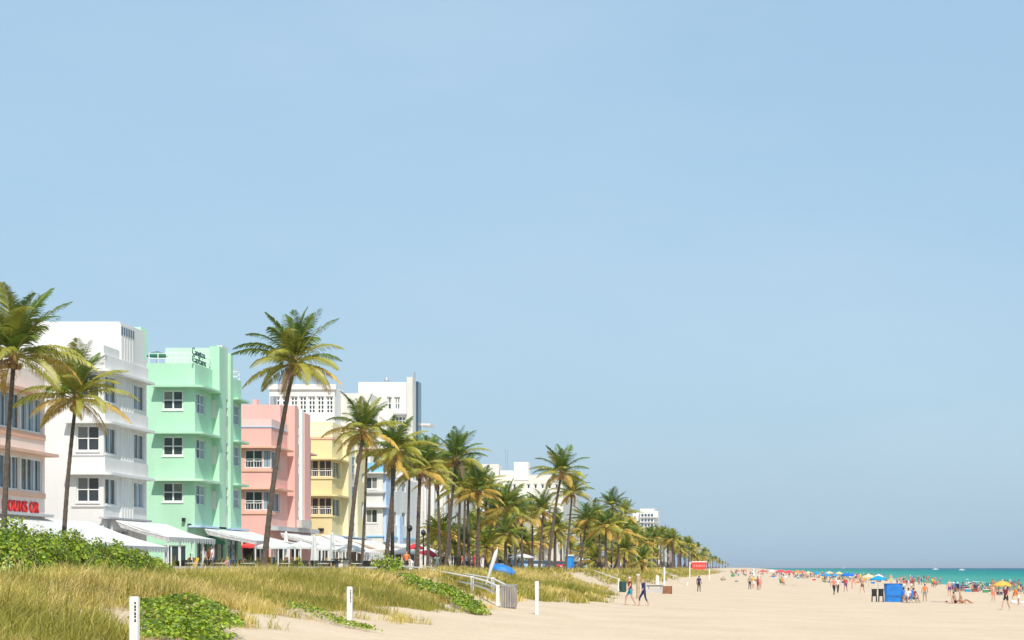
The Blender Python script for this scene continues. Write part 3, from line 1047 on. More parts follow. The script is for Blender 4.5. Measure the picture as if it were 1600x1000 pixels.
# row of lower fronts behind the far palms
far_cols = [M_white, M_cream, M_white2, M_pale_pink, M_paleblue, M_white, M_cream, M_white2, M_white, M_pale_pink]
far_words = ['white', 'cream', 'ivory', 'pale pink', 'pale blue', 'plain white', 'creamy', 'off white', 'chalk white', 'faded pink']
Yc = 268.0
for i in range(10):
    ln = random.uniform(26, 48) * (1 + i * .12)
    Y0, Y1 = Yc, Yc + ln
    Yc = Y1 + random.uniform(4, 10)
    Xf = -36.7 + float(coast(Y0)) - .5
    if i == 1:
        Xf -= 1
    top = random.uniform(9, 13.5)
    root = empty('seafront_building', (Xf, Y0, 1.25))
    tag(root, '%s low seafront building behind the far palms, number %d counting away from the ribbed hotel' % (far_words[i], i + 1), 'building', 'far seafront buildings')
    root['label'] = far_words[i] + ' low building behind the palms, ' + ['just past the ribbed hotel', 'second past the ribbed hotel', 'third past the ribbed hotel', 'fourth past the ribbed hotel', 'fifth past the ribbed hotel', 'in the middle of the far row', 'before the distant tower', 'beside the distant tower', 'next to last of the far row', 'last of the far row'][i]
    PE = lambda a, z, d, X=Xf: (X + d, a, z)
    PS = lambda a, z, d, Y=Y0: (a, Y - d, z)
    hE, hS = [], []
    nfl = int((top - 4.5) / 3.1) + 1
    for fl in range(nfl):
        z0 = 5.2 + fl * 3.1
        if z0 + 1.6 > top - .4:
            break
        for k in range(int(ln / 5)):
            a = Y0 + 1.5 + k * 5
            hE.append((a, a + 2.2, z0, z0 + 1.6))
        for k in range(2):
            hS.append((Xf - 5 + k * 2.6, Xf - 3.4 + k * 2.6, z0, z0 + 1.6))
    for k in range(int(ln / 6)):
        hE.append((Y0 + 1 + k * 6, Y0 + 5 + k * 6, 1.5, 3.9))
    mb = MB()
    wallface(mb, PE, Y0, Y1, 1, top, hE)
    wallface(mb, PS, Xf - 14, Xf, 1, top, hS)
    mb.add([(Xf - 14, Y0, top - .02), (Xf, Y0, top - .02), (Xf, Y1, top - .02), (Xf - 14, Y1, top - .02)], [(0, 1, 2, 3)])
    mb.add([(Xf - 14, Y1, 1), (Xf, Y1, 1), (Xf, Y1, top), (Xf - 14, Y1, top)], [(1, 0, 3, 2)])
    mb.build('wall', far_cols[i], root)
    for h in hE:
        MB().boxp(PE, *h, -.2, -.15).build('window', M_glass if h[2] > 4 else M_dark, root)
    for h in hS:
        MB().boxp(PS, *h, -.2, -.15).build('window', M_glass, root)
    MB().box(Xf, Xf + .5, Y0 + .3, Y1 - .3, 4.4, 4.6).build('ledge', far_cols[i], root)


# ------------------------------------------------------------------ street life in front of the hotels
PZ = 1.38


def awning(label, y0, y1, xb, xf, zb, zf, m=M_awning, vm=M_valance, ribs=5, posts=True, sag=.12):
    root = empty('awning', (xb, y0, zb))
    tag(root, label, 'awning', 'hotel front awnings')
    n, k = 10, 5
    V, Fc = [], []
    for i in range(n + 1):
        for j in range(k + 1):
            t, q = i / n, j / k
            V.append((xb + (xf - xb) * q, y0 + (y1 - y0) * t, zb + (zf - zb) * q - sag * math.sin(math.pi * q)))
    for i in range(n):
        for j in range(k):
            a = i * (k + 1) + j
            Fc.append((a, a + 1, a + k + 2, a + k + 1))
    MB().add(V, Fc).build('canopy', m, root, smooth=True)
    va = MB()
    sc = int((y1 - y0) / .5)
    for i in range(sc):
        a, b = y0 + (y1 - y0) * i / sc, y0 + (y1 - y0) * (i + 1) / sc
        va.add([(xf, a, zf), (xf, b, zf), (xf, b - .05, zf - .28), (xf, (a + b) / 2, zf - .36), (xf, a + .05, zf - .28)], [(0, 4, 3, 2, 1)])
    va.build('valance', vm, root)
    # near-end gable cloth
    MB().add([(xb, y0, zb - .02), (xf, y0, zf - .02), (xf, y0, zf - .3), (xb + .3, y0, zb - .45)], [(0, 1, 2, 3)]).build('side_flap', vm, root)
    for i in range(ribs):
        y = y0 + (y1 - y0) * i / (ribs - 1)
        MB().tube([(xb, y, zb - .05), ((xb + xf) / 2, y, (zb + zf) / 2 - sag - .05), (xf, y, zf - .05)], .03, 5).build('rib', M_metal, root)
    if posts:
        for i in range(ribs):
            y = y0 + .1 + (y1 - y0 - .2) * i / (ribs - 1)
            MB().tube([(xf - .1, y, PZ), (xf - .1, y, zf - .02)], .045, 6).build('post', M_frame, root)
    return root


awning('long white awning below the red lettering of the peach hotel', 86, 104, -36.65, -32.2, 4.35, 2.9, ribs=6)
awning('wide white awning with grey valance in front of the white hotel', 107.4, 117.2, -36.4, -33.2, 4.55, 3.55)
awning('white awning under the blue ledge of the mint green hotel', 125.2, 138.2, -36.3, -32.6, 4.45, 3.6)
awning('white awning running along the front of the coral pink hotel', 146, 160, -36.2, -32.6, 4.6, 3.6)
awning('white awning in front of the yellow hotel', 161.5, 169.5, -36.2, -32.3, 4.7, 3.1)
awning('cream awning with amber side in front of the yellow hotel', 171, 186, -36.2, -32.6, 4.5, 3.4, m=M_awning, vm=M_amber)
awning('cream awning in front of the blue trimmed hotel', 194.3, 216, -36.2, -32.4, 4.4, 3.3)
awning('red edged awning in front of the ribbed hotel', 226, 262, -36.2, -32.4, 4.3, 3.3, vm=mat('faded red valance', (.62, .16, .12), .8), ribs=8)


def parasol(name, label, x, y, z, r, h, m, cat='parasol', group=None, sides=8, drop=.45, pole=M_frame, tilt=0.0, taz=0.0):
    root = empty(name, (x, y, z))
    root.rotation_euler = (tilt * math.cos(taz), tilt * math.sin(taz), 0)
    tag(root, label, cat, group)
    mb = MB()
    V = [(x, y, z + h)]
    for q, dz in ((.5, -drop * .42), (1.0, -drop)):
        for k in range(sides * 2):
            a = math.pi * k / sides
            f = 1 if k % 2 == 0 else .965
            V.append((x + r * q * f * math.cos(a), y + r * q * f * math.sin(a), z + h + dz + (.03 if k % 2 and q == 1 else 0)))
    n = sides * 2
    Fc = [(0, 1 + k, 1 + (k + 1) % n) for k in range(n)] + [(1 + k, 1 + n + k, 1 + n + (k + 1) % n, 1 + (k + 1) % n) for k in range(n)]
    mb.add(V, Fc)
    mb.add([(vx, vy, vz) if i <= n else (vx, vy, vz) for i, (vx, vy, vz) in enumerate(V[n + 1:])] + [(vx, vy, vz - .16) for vx, vy, vz in V[n + 1:]],
           [(k, n + k, n + (k + 1) % n, (k + 1) % n) for k in range(n)])
    mb.build('canopy', m, root)
    MB().tube([(x, y, z - .05), (x, y, z + h + .08)], .035, 6).build('pole', pole, root)
    return root


def closed_parasol(label, x, y, z, h, w, m=M_awning):
    root = empty('closed_parasol', (x, y, z))
    tag(root, label, 'parasol', 'folded parasols')
    mb = MB()
    prof = [(.03, .75), (w * .55, .95), (w * .5, 1.2), (w * .42, h * .6), (w * .2, h - .15), (.02, h)]
    V, Fc, n = [], [], 12
    for r, zz in prof:
        for k in range(n):
            a = 2 * math.pi * k / n
            f = 1 if k % 2 else .7
            V.append((x + r * f * math.cos(a), y + r * f * math.sin(a), z + zz))
    for i in range(len(prof) - 1):
        for k in range(n):
            a, b = i * n + k, i * n + (k + 1) % n
            Fc.append((a, b, b + n, a + n))
    mb.add(V, Fc).build('canopy', m, root)
    MB().tube([(x, y, z), (x, y, z + h + .1)], .035, 6).build('pole', M_metal, root)
    MB().lathe((x, y, z), [(.01, .01), (.42, .0), (.42, .08), (.3, .3), (.05, .32)], 10).build('base', M_black, root)
    return root


def at(px, s):
    return (px - VX) * s, F * s


x, y = at(431, .0425)
parasol('parasol', 'open white market parasol beside the leaning palm trunk', x, y, 1.262, 1.36, 2.28, M_awning, group='white restaurant parasols')
for px_, s_p, hh, rr2, lb in ((545, .047, 2.2, 1.2, 'open white parasol in front of the yellow hotel awning'), (508, .049, 2.35, 1.3, 'open white parasol left of the bowed palm trunk'), (632, .060, 2.3, 1.3, 'open white parasol before the blue trimmed hotel'), (470, .0485, 2.45, 1.2, 'open white parasol right of the market parasol'), (815, .078, 2.2, 1.5, 'open white parasol below the stepped apartment block')):
    x, y = at(px_, s_p)
    parasol('parasol', lb, x, y, 1.262, rr2, hh, M_awning, group='white restaurant parasols')
x, y = at(330, .0455)
parasol('parasol', 'dark green open parasol under the mint hotel awning', x, y, PZ, 1.0, 2.6, mat('dark green canvas', (.03, .16, .10), .8), pole=M_black)
for px, s, lab in ((491, .0445, 'tall folded white parasol on a black round base'), (173, .0385, 'folded white parasol behind the hedge near the white hotel'), (202, .0392, 'second folded white parasol behind the hedge, nearer the mint hotel'), (447, .048, 'folded pale parasol between open parasol and terrace posts'), (519, .047, 'folded white parasol in front of the yellow hotel')):
    x, y = at(px, s)
    closed_parasol(lab, x, y, PZ if x < -32 else 1.26, 3.1 if px != 491 else 2.75, .5)
x, y = at(395, .052)
parasol('parasol', 'small red parasol in the shade of the coral pink hotel', x, y, PZ, 1.1, 2.5, M_redsign, pole=M_black)
x, y = at(648, .066)
parasol('parasol', 'red parasol behind the thick palm trunk by the ribbed hotel', x, y, 1.3, 1.0, 2.9, M_red, pole=M_frame)
x, y = at(664, .068)
parasol('parasol', 'crimson parasol tilted beside the ribbed hotel awning', x, y, 1.3, 1.0, 2.4, mat('crimson canvas', (.60, .03, .07), .7), tilt=.25, taz=1.2)

# terrace screens: white post and glass wind screens in front of restaurants
for (p0, p1, s, lab) in ((398, 470, .0475, 'white framed terrace screen under the coral pink hotel awning'), (497, 540, .0505, 'white framed terrace screen in front of the yellow hotel'), (575, 600, .0585, 'white framed terrace screen by the blue trimmed hotel')):
    x0, y0 = at(p0, s)
    x1, _ = at(p1, s)
    root = empty('terrace_screen', (x0, y0, 1.26))
    tag(root, lab, 'screen', 'terrace screens')
    zb = PZ
    n = 9
    for k in range(n):
        xx = x0 + (x1 - x0) * k / (n - 1)
        MB().box(xx - .05, xx + .05, y0 - .05, y0 + .05, zb, zb + 1.9).build('post', M_frame, root)
    MB().box(x0, x1, y0 - .06, y0 + .06, zb + 1.9, zb + 2.02).build('top_rail', M_frame, root)
    for k in range(n - 1):
        xa, xb = x0 + (x1 - x0) * k / (n - 1) + .05, x0 + (x1 - x0) * (k + 1) / (n - 1) - .05
        MB().box(xa, xb, y0 - .02, y0 + .02, zb + .1, zb + 1.1).build('panel', random.choice([M_glass_b, M_brown, M_amber, M_dark]), root)

# low stone wall between the dunes and the park, with a pillar at its end
root = empty('boundary_wall', (-22.2, 70, 1.25))
tag(root, 'low stone wall with pale cap behind the dune grass', 'wall')
ys_w = np.arange(66, 126.1, 4)
for y0, y1 in zip(ys_w[:-1], ys_w[1:]):
    MB().box(-22.45, -22.15, y0 + .006, y1 - .006, 1.0, 1.66).build('wall_section', M_wall, root)
    MB().box(-22.52, -22.08, y0 + .006, y1 - .006, 1.66, 1.76).build('cap_stone', M_cap, root)
MB().box(-22.6, -21.9, 126.1, 126.9, 1.0, 2.05).build('pillar', M_cap, root)
MB().lathe((-22.25, 126.5, 2.05), [(.42, 0), (.40, .08), (.25, .22), (.01, .28)], 10).build('pillar_cap', M_cap, root)

# information stand behind the grass: dark panel top on two legs
x, y = at(533, .036)
root = empty('information_stand', (x, y, 1.3))
tag(root, 'blue grey lectern stand with dark tilted top behind the dune grass', 'stand')
zt = EYE + (HY - 873) * .036
MB().box(x - .5, x + .5, y - .3, y + .3, zt - .06, zt).build('top_panel', M_black, root)
MB().box(x + .15, x + .38, y - .12, y + .12, 1.2, zt - .062).build('leg', M_metal, root)
lg = MB().box(x - .30, x - .18, y - .12, y + .12, 1.2, zt - .062)
lg.box(x - .18, x + .15, y - .05, y + .05, 1.5, 1.58)
lg.build('leg', mat('navy metal', (.05, .06, .12), .5), root)
MB().box(x - .12, x + .12, y - .125, y - .1, 1.6, 1.95).build('notice', M_frame, root)


# ------------------------------------------------------------------ palms
def frond_data(e0, bend, nleaf, seed, width=.016, segs=14, droop=.55, ll=.26):
    rs = random.Random(seed)
    mb = MB()
    p = Vector((0, 0, 0))
    pts, tans = [p.copy()], []
    side = rs.uniform(-.12, .12)
    for i in range(segs):
        t = (i + .5) / segs
        el = R(e0 - bend * t ** 1.4)
        d = Vector((math.cos(el), side * t, math.sin(el))).normalized()
        tans.append(d)
        p = p + d / segs
        pts.append(p.copy())
    tans.append(tans[-1])
    mb.tube(pts, [.011 * (1 - .85 * i / segs) + .0012 for i in range(segs + 1)], 4, 1, cap=False)

    def pos(t):
        f = min(t * segs, segs - 1e-4)
        i = int(f)
        return pts[i].lerp(pts[i + 1], f - i), tans[i].lerp(tans[i + 1], f - i).normalized()
    for k in range(nleaf):
        t = .13 + .865 * (k + .5) / nleaf
        c, tg = pos(t)
        b = tg.cross(Vector((0, 0, 1)))
        b = b.normalized() if b.length > .05 else Vector((0, 1, 0))
        up = b.cross(tg).normalized()
        L = ll * (math.sin(math.pi * min(1, .12 + t * .86)) ** .6) * rs.uniform(.85, 1.1) * (1 - .35 * t ** 3)
        for sd in (-1, 1):
            if rs.random() < .04:
                continue
            fw = .45 + .6 * t
            d = (b * sd + tg * fw + up * rs.uniform(.10, .35)).normalized()
            d2 = (d + Vector((0, 0, -1)) * droop * rs.uniform(.8, 1.3)).normalized()
            d3 = (d2 + Vector((0, 0, -1)) * droop * rs.uniform(.8, 1.4)).normalized()
            w = width * (.8 + .4 * rs.random())
            wd = (tg * .8 + up * .35 * sd).normalized() * w * .5
            q1 = c + d * L * .4
            q2 = q1 + d2 * L * .35
            q3 = q2 + d3 * L * .3
            mb.add([c - wd * .5, c + wd * .5, q1 + wd, q1 - wd, q2 + wd * .7, q2 - wd * .7, q3], [(0, 1, 2, 3), (3, 2, 4, 5), (5, 4, 6)], 0)
    return mb


def mesh_of(mb, name, nm=2):
    me = bpy.data.meshes.new(name)
    me.from_pydata(mb.v, [], mb.f)
    for _ in range(nm):
        me.materials.append(None)
    me.polygons.foreach_set('material_index', mb.m)
    me.update()
    return me


FRONDS = {}
CLASSES = [(86, 22, .26), (77, 34, .30), (66, 46, .38), (54, 58, .46), (42, 64, .55), (28, 64, .66), (14, 58, .82), (-2, 50, 1.0), (-24, 36, 1.3), (-62, 14, 1.5)]
for ci, (e0, bd, dr) in enumerate(CLASSES):
    for v in range(2):
        FRONDS[ci, v] = mesh_of(frond_data(e0 + random.uniform(-4, 4), bd * random.uniform(.85, 1.2), 58, ci * 10 + v, droop=dr, width=.0165, ll=.275), 'frond_%d_%d' % (ci, v))
M_rachis = mat('frond stem', (.36, .32, .08), .5)
M_rachis_d = mat('dry frond stem', (.36, .20, .07), .6)


def trunk_mb(b, t, r0, r1, bow, n=22, sides=9):
    b, t = Vector(b), Vector(t)
    mid = (b + t) / 2 + Vector((bow[0], bow[1], 0))
    pts, rad = [], []
    m = n * 2
    for i in range(m + 1):
        q = i / m
        p = b * (1 - q) ** 2 + mid * 2 * q * (1 - q) + t * q * q
        pts.append(p)
        r = r0 + (r1 - r0) * min(1, q * 1.15) + .09 * math.exp(-q * 14)
        rad.append(r * (1.05 if i % 2 else .95))
    return MB().tube(pts, rad, sides)


def palm(pxb, pxt, pyt, s, L, label, n=24, green=.5, seed=0, bow=0.0, dy=0.0, group='palms along the promenade', thick=1.0):
    """near palm: every frond an object of its own"""
    rs = random.Random(seed * 31 + 5)
    X, Y = (pxb - VX) * s, F * s
    Zb = gz(X, Y) - .15
    T = ((pxt - VX) * (Y + dy) / F, Y + dy, EYE + (HY - pyt) * (Y + dy) / F)
    root = empty('palm_tree', (X, Y, Zb))
    tag(root, label, 'palm tree', group)
    Lm = L * s
    trunk_mb((X, Y, Zb), T, .150 * thick, .105 * thick, (bow, 0)).build('trunk', M_bark, root, smooth=False)
    cm = MB().lathe(T, [(.125 * thick, -.45), (.2 * thick, -.2), (.22 * thick, .05), (.12, .35), (.01, .5)], 9)
    for k in range(7):
        a = rs.uniform(0, 6.28)
        c = (T[0] + .25 * math.cos(a), T[1] + .25 * math.sin(a), T[2] - rs.uniform(.15, .4))
        cm.lathe(c, [(.01, -.13), (.11, -.05), (.12, .04), (.01, .13)], 6)
    cm.build('crown_base', M_boot, root)
    n = int(n * 1.12)
    for k in range(n):
        q = (k + .5) / n
        ci = max(0, min(9, int(q ** .82 * 8.7 + rs.uniform(-.5, .5))))
        if ci == 9 and rs.random() < .5:
            ci = 8
        fr = bpy.data.objects.new('frond', FRONDS[ci, rs.randint(0, 1)])
        col.objects.link(fr)
        fr.parent = root
        fr.location = (T[0] - X, T[1] - Y, T[2] - Zb + .15 - .1 * q)
        sc = Lm * rs.uniform(.88, 1.10) * (.9 if ci == 0 else 1) * (1.0 if ci < 8 else .8)
        fr.scale = (sc, sc, sc)
        fr.rotation_euler = (0, 0, k * 2.39996 + rs.uniform(-.35, .35))
        u = rs.random()
        if ci <= 2:
            mm = M_fr_green if u < .85 else M_fr_olive
        elif ci <= 5:
            mm = M_fr_green if u < green else M_fr_olive
        elif ci <= 7:
            mm = M_fr_olive if u < green * .6 + .4 else M_fr_gold
        else:
            mm = M_fr_gold if u < .75 else M_fr_dead
        for i, m_ in enumerate((mm, M_rachis if ci < 7 else M_rachis_d)):
            fr.material_slots[i].link = 'OBJECT'
            fr.material_slots[i].material = m_
    return root


palm(4, 22, 560, .0270, 122, 'tall palm at the left edge in front of the peach hotel', n=28, seed=1, bow=-.15, thick=.85)
palm(97, 119, 626, .0300, 96, 'palm leaning right in front of the white hotel', n=24, seed=24, green=.35, bow=-.2, thick=.78)
palm(411, 459, 572, .0300, 98, 'tallest lone palm leaning right before the coral pink hotel', n=26, seed=3, bow=-.35, thick=.92)
palm(543, 568, 676, .0400, 68, 'palm with bowed trunk in front of the yellow hotel', n=24, seed=4, bow=-.25)
palm(564, 573, 704, .0450, 46, 'thin palm close behind the bowed one by the yellow hotel', n=16, seed=5, bow=.1, thick=.75)
palm(601, 619, 706, .0440, 66, 'left one of the paired palms before the blue trimmed hotel', n=22, seed=6, green=.4)
palm(613, 613, 722, .0465, 54, 'right one of the paired palms before the blue trimmed hotel', n=18, seed=7, green=.5)
palm(651, 656, 738, .0480, 62, 'thick trunked golden palm between blue trimmed and ribbed hotels', n=24, seed=8, green=.3, thick=1.2)
palm(636, 640, 728, .0570, 50, 'palm behind the thick trunked golden one', n=20, seed=9, green=.5)
palm(695, 712, 720, .0520, 58, 'tall green palm leaning before the ribbed hotel', n=24, seed=10, green=.7)
palm(715, 719, 765, .0550, 46, 'palm just right of the tall green one by the ribbed hotel', n=20, seed=11, green=.4)
palm(733, 731, 775, .0570, 44, 'golden palm in the middle of the clump by the ribbed hotel', n=20, seed=12, green=.2)
palm(746, 748, 770, .0520, 48, 'golden drooping palm at the right of the ribbed hotel clump', n=22, seed=13, green=.2, thick=1.1)
palm(688, 684, 752, .0620, 44, 'palm tucked behind the tall green one by the ribbed hotel', n=18, seed=14)
palm(789, 791, 798, .0560, 52, 'bushy palm left of the stepped white apartment block', n=24, seed=15, green=.6)
palm(769, 771, 812, .0680, 42, 'low olive palm left of the bushy palm', n=18, seed=16, green=.3)
palm(791, 790, 838, .0530, 38, 'short bright palm under the bushy palm', n=20, seed=17, green=.8)
palm(856, 877, 742, .0620, 50, 'tall slender palm standing clear above the middle row', n=24, seed=18, green=.8, bow=-.3, thick=1.1)
palm(842, 849, 800, .0660, 38, 'palm to the left of the tall slender one', n=20, seed=19)
palm(883, 894, 772, .0750, 40, 'palm close right of the tall slender one', n=22, seed=20, green=.6)
palm(816, 815, 812, .0720, 36, 'palm between the bushy palm and the tall slender one', n=18, seed=21, green=.3)
palm(905, 916, 815, .0850, 36, 'palm two places right of the tall slender one', n=20, seed=22, green=.5)
palm(868, 868, 826, .0800, 34, 'low palm behind the tall slender trunk', n=18, seed=23, green=.4)
palm(955, 957, 793, .0950, 34, 'upright green palm above the blue booth end of the row', n=22, seed=25, green=.8)
palm(930, 931, 810, .0930, 34, 'golden palm left of the upright green one', n=18, seed=26, green=.3)
palm(975, 976, 806, .1080, 30, 'palm right of the upright green one', n=18, seed=27, green=.5)

palm(668, 672, 722, .0580, 50, 'palm between the thick trunked golden one and the tall green one', n=20, seed=31, green=.5)
palm(704, 700, 742, .0640, 46, 'palm hidden in the clump behind the tall green one', n=18, seed=32, green=.4)
palm(724, 727, 748, .0660, 46, 'palm at the back of the ribbed hotel clump', n=18, seed=33, green=.6)
palm(758, 760, 775, .0680, 44, 'palm at the right end of the ribbed hotel clump, before the apartment block', n=18, seed=34, green=.35)
palm(776, 778, 788, .0720, 40, 'palm rising left of the square roof tower', n=18, seed=35, green=.6)
palm(806, 803, 800, .0760, 38, 'palm below the square roof tower', n=18, seed=36, green=.5)
palm(832, 832, 806, .0800, 36, 'palm right below the square roof tower', n=18, seed=37, green=.4)

# far palms: crowns of coarser fronds, three shared crown meshes
CROWNS = []
for v in range(4):
    mb = MB()
    rs = random.Random(v + 90)
    for k in range(26):
        q = (k + .5) / 26
        ci = min(8, int(q * 9))
        e0, bd, dr = CLASSES[ci]
        fd = frond_data(e0, bd, 20, v * 100 + k, width=.040, segs=7, droop=dr * 1.1, ll=.32)
        Mx = Matrix.Rotation(k * 2.39996 + rs.uniform(-.3, .3), 3, 'Z') * rs.uniform(.85, 1.1)
        mi = (0 if rs.random() < .65 else 1) if ci < 5 else (1 if rs.random() < .6 else 2)
        mb.add([Mx @ Vector(p) for p in fd.v], fd.f, mi)
    me = mesh_of(mb, 'crown_%d' % v, 0)
    for m_ in (M_fr_green, M_fr_olive, M_fr_gold):
        me.materials.append(m_)
    me.polygons.foreach_set('material_index', mb.m)
    CROWNS.append(me)
FT = trunk_mb((0, 0, 0), (0, 0, 1), .016, .011, (0.02, 0), n=7, sides=6)
FTRUNK = mesh_of(FT, 'far_trunk', 0)
FTRUNK.materials.append(M_bark)


def far_palm(px, tip, s, L, label, group, k):
    X, Y = (px - VX) * s, F * s
    Zb = gz(X, Y) - .1
    Zt = EYE + (HY - (tip + L * .85)) * s
    root = empty('palm_tree', (X, Y, Zb))
    tag(root, label, 'palm tree', group)
    h = max(1.2, Zt - Zb)
    t = bpy.data.objects.new('trunk', FTRUNK)
    col.objects.link(t)
    t.parent = root
    t.scale = (13, 13, h)
    t.rotation_euler = (0, 0, k * 1.7)
    c = bpy.data.objects.new('crown', CROWNS[k % 4])
    col.objects.link(c)
    c.parent = root
    c.location = (0, 0, h)
    c.scale = (L * s,) * 3
    c.rotation_euler = (0, 0, k * 2.1)


rs = random.Random(4)
TIPX = [740, 800, 860, 900, 930, 960, 985, 1000, 1030, 1045, 1080, 1100, 1115, 1128, 1140]
TIPY = [775, 790, 790, 790, 785, 772, 800, 818, 822, 822, 840, 853, 866, 874, 880]
k = 0
# behind the near row, lower and half hidden
for px in np.linspace(745, 990, 34):
    px = px + rs.uniform(-4, 4)
    tip = np.interp(px, TIPX, TIPY) + rs.uniform(14, 46)
    s = rs.uniform(7.5, 9.5) / (HY - tip)
    far_palm(px, tip, s, 2.8 / s * rs.uniform(.9, 1.15), 'palm in the dense second row behind the front palms', 'second row of palms', k)
    k += 1
# low young palms filling in under the tall ones
for px in np.linspace(664, 1000, 30):
    px = px + rs.uniform(-5, 5)
    tip = np.interp(px, [660, 800, 1000], [795, 812, 838]) + rs.uniform(0, 28)
    s = rs.uniform(.062, .085) if px < 820 else rs.uniform(.085, .13)
    far_palm(px, tip, s, 2.4 / s * rs.uniform(.9, 1.2), 'low young palm filling the space beneath the tall promenade palms', 'low young palms', k)
    k += 1
# the long receding row
for px in np.concatenate([np.linspace(985, 1085, 38), np.linspace(1086, 1136, 26)]):
    px = px + rs.uniform(-2, 2)
    tip = np.interp(px, TIPX, TIPY) + abs(rs.gauss(0, 1)) * min(14, (HY - np.interp(px, TIPX, TIPY)) * .25)
    s = 11.5 / (HY - np.interp(px, TIPX, TIPY)) * rs.uniform(.8, 1.15)
    far_palm(px, tip, s, 2.9 / s * rs.uniform(.9, 1.15), 'slender distant palm in the long row receding along the beach', 'distant row of palms', k)
    k += 1


# ------------------------------------------------------------------ shrubs, vines, hedges
def leaf_cloud(pts, nrm, size, jitter=.6, seed=0):
    """six-sided leaves at the given points, tilted around the given normals"""
    r = np.random.default_rng(seed)
    n = len(pts)
    N = nrm + r.normal(0, jitter, (n, 3))
    N /= np.linalg.norm(N, axis=1)[:, None]
    A = np.cross(N, r.normal(0, 1, (n, 3)))
    A /= np.linalg.norm(A, axis=1)[:, None]
    Bv = np.cross(N, A)
    sz = size * r.uniform(.7, 1.25, n)
    ang = np.array([0, 60, 120, 180, 240, 300]) * math.pi / 180
    V = pts[:, None, :] + sz[:, None, None] * .5 * (np.cos(ang)[None, :, None] * A[:, None, :] + .85 * np.sin(ang)[None, :, None] * Bv[:, None, :])
    V[:, [0, 3]] -= (N * sz[:, None] * .12)[:, None, :]
    V = V.reshape(-1, 3)
    i = np.arange(n)[:, None] * 6
    Q = np.concatenate([i + np.array([0, 1, 2, 3]), i + np.array([0, 3, 4, 5])])
    mi = r.choice([0, 0, 0, 1, 1, 2], n, p=[.2, .2, .15, .2, .15, .1])
    return V, Q, np.concatenate([mi, mi])


def shrub(name, label, x, y, z, rx, ry, h, n, size, seed, group=None, cat='shrub', kind=None):
    r = np.random.default_rng(seed)
    root = empty(name, (x, y, z))
    tag(root, label, cat, group, kind)
    d = r.normal(0, 1, (n, 3))
    d[:, 2] = np.abs(d[:, 2]) * .9
    d /= np.linalg.norm(d, axis=1)[:, None]
    rad = r.uniform(.72, 1.03, n) * (1 + .22 * (vnoise(d[:, 0] * 3 + seed, d[:, 1] * 3 + d[:, 2] * 3, seed) - .5) * 2)
    P = d * rad[:, None] * np.array([rx, ry, h])
    P[:, 2] = np.maximum(P[:, 2], .04)
    V, Q, mi = leaf_cloud(P, d, size, .65, seed)
    np_mesh('foliage', V, Q, [M_leaf_a, M_leaf_b, M_leaf_c], mi, parent=root)
    st = MB()
    for k in range(7):
        a = r.uniform(0, 6.28)
        q = r.uniform(.3, .75)
        st.tube([(x, y, z - .1), (x + rx * q * .5 * math.cos(a), y + ry * q * .5 * math.sin(a), z + h * .4), (x + rx * q * math.cos(a), y + ry * q * math.sin(a), z + h * .8)], [.04, .025, .01], 5)
    st.build('stems', M_twig, root)
    return root


words = ['leftmost and tallest sea grape shrub at the left edge', 'second sea grape shrub from the left edge', 'third sea grape shrub from the left edge, under the red lettering', 'fourth sea grape shrub from the left, by the second palm trunk', 'fifth sea grape shrub from the left, below the white hotel', 'sixth sea grape shrub from the left, before the white awning', 'low sea grape shrub near the end of the hedge', 'last and lowest sea grape shrub of the hedge', 'small leafy shrub filling the front of the hedge', 'small shrub at the foot of the leftmost palm']
for k, (px, top, s) in enumerate([(10, 820, .0178), (42, 824, .0184), (76, 830, .0190), (108, 836, .0197), (142, 843, .0204), (176, 850, .0212), (208, 860, .0220), (240, 872, .0230), (60, 842, .0168), (20, 838, .0162)]):
    x, y = at(px, s)
    z = gz(x, y)
    h = EYE + (HY - top) * s - z
    shrub('sea_grape_shrub', words[k], x, y, z, .85, 1.25, h, int(3200 + 1400 * h), .078, 40 + k, 'sea grape hedge')
for k, (px, top, s, rx, lab) in enumerate([(606, 866, .041, .85, 'bright green shrub behind the low wall pillar'), (590, 871, .041, .6, 'small green shrub left of the bright one behind the wall'), (622, 871, .042, .6, 'green and brown shrub right of the bright one behind the wall'), (466, 872, .043, .5, 'small leafy shrub by the folded white parasol'), (458, 875, .043, .4, 'smallest shrub beside the leaning palm base'), (540, 872, .046, .6, 'dark shrub behind the blue grey lectern stand')]):
    x, y = at(px, s)
    z = 1.26
    shrub('shrub', lab, x, y, z, rx, rx, EYE + (HY - top) * s - z, 420, .13, 70 + k, 'planted shrubs by the promenade')
# clipped planters along the restaurant terraces
for k, (p0, p1, s, lab) in enumerate([(352, 412, .0440, 'low dark hedge planter before the coral pink hotel terrace'), (272, 300, .0415, 'short hedge at the corner of the mint green hotel')]):
    x0, y = at(p0, s)
    x1, _ = at(p1, s)
    r = np.random.default_rng(k)
    n = 1100
    P = np.stack([r.uniform(x0, x1, n), y + r.uniform(-.35, .35, n), 1.4 + r.uniform(0, .62, n) ** .7], 1)
    V, Q, mi = leaf_cloud(P, np.tile([0, -.5, .6], (n, 1)), .11, .7, k)
    root = empty('hedge', ((x0 + x1) / 2, y, 1.26))
    tag(root, lab, 'hedge', 'terrace hedges')
    o = np_mesh('foliage', V - np.array([(x0 + x1) / 2, y, 1.26]), Q, [M_leaf_b, M_leaf_b, M_leaf_a], mi, parent=root)
    MB().box(x0, x1, y - .3, y + .3, 1.2, 1.5).build('planter', M_wall, root)


VINE = [(-9.9, 32.5), (-10.6, 35.8), (-12.0, 40), (-13.0, 43.5)]


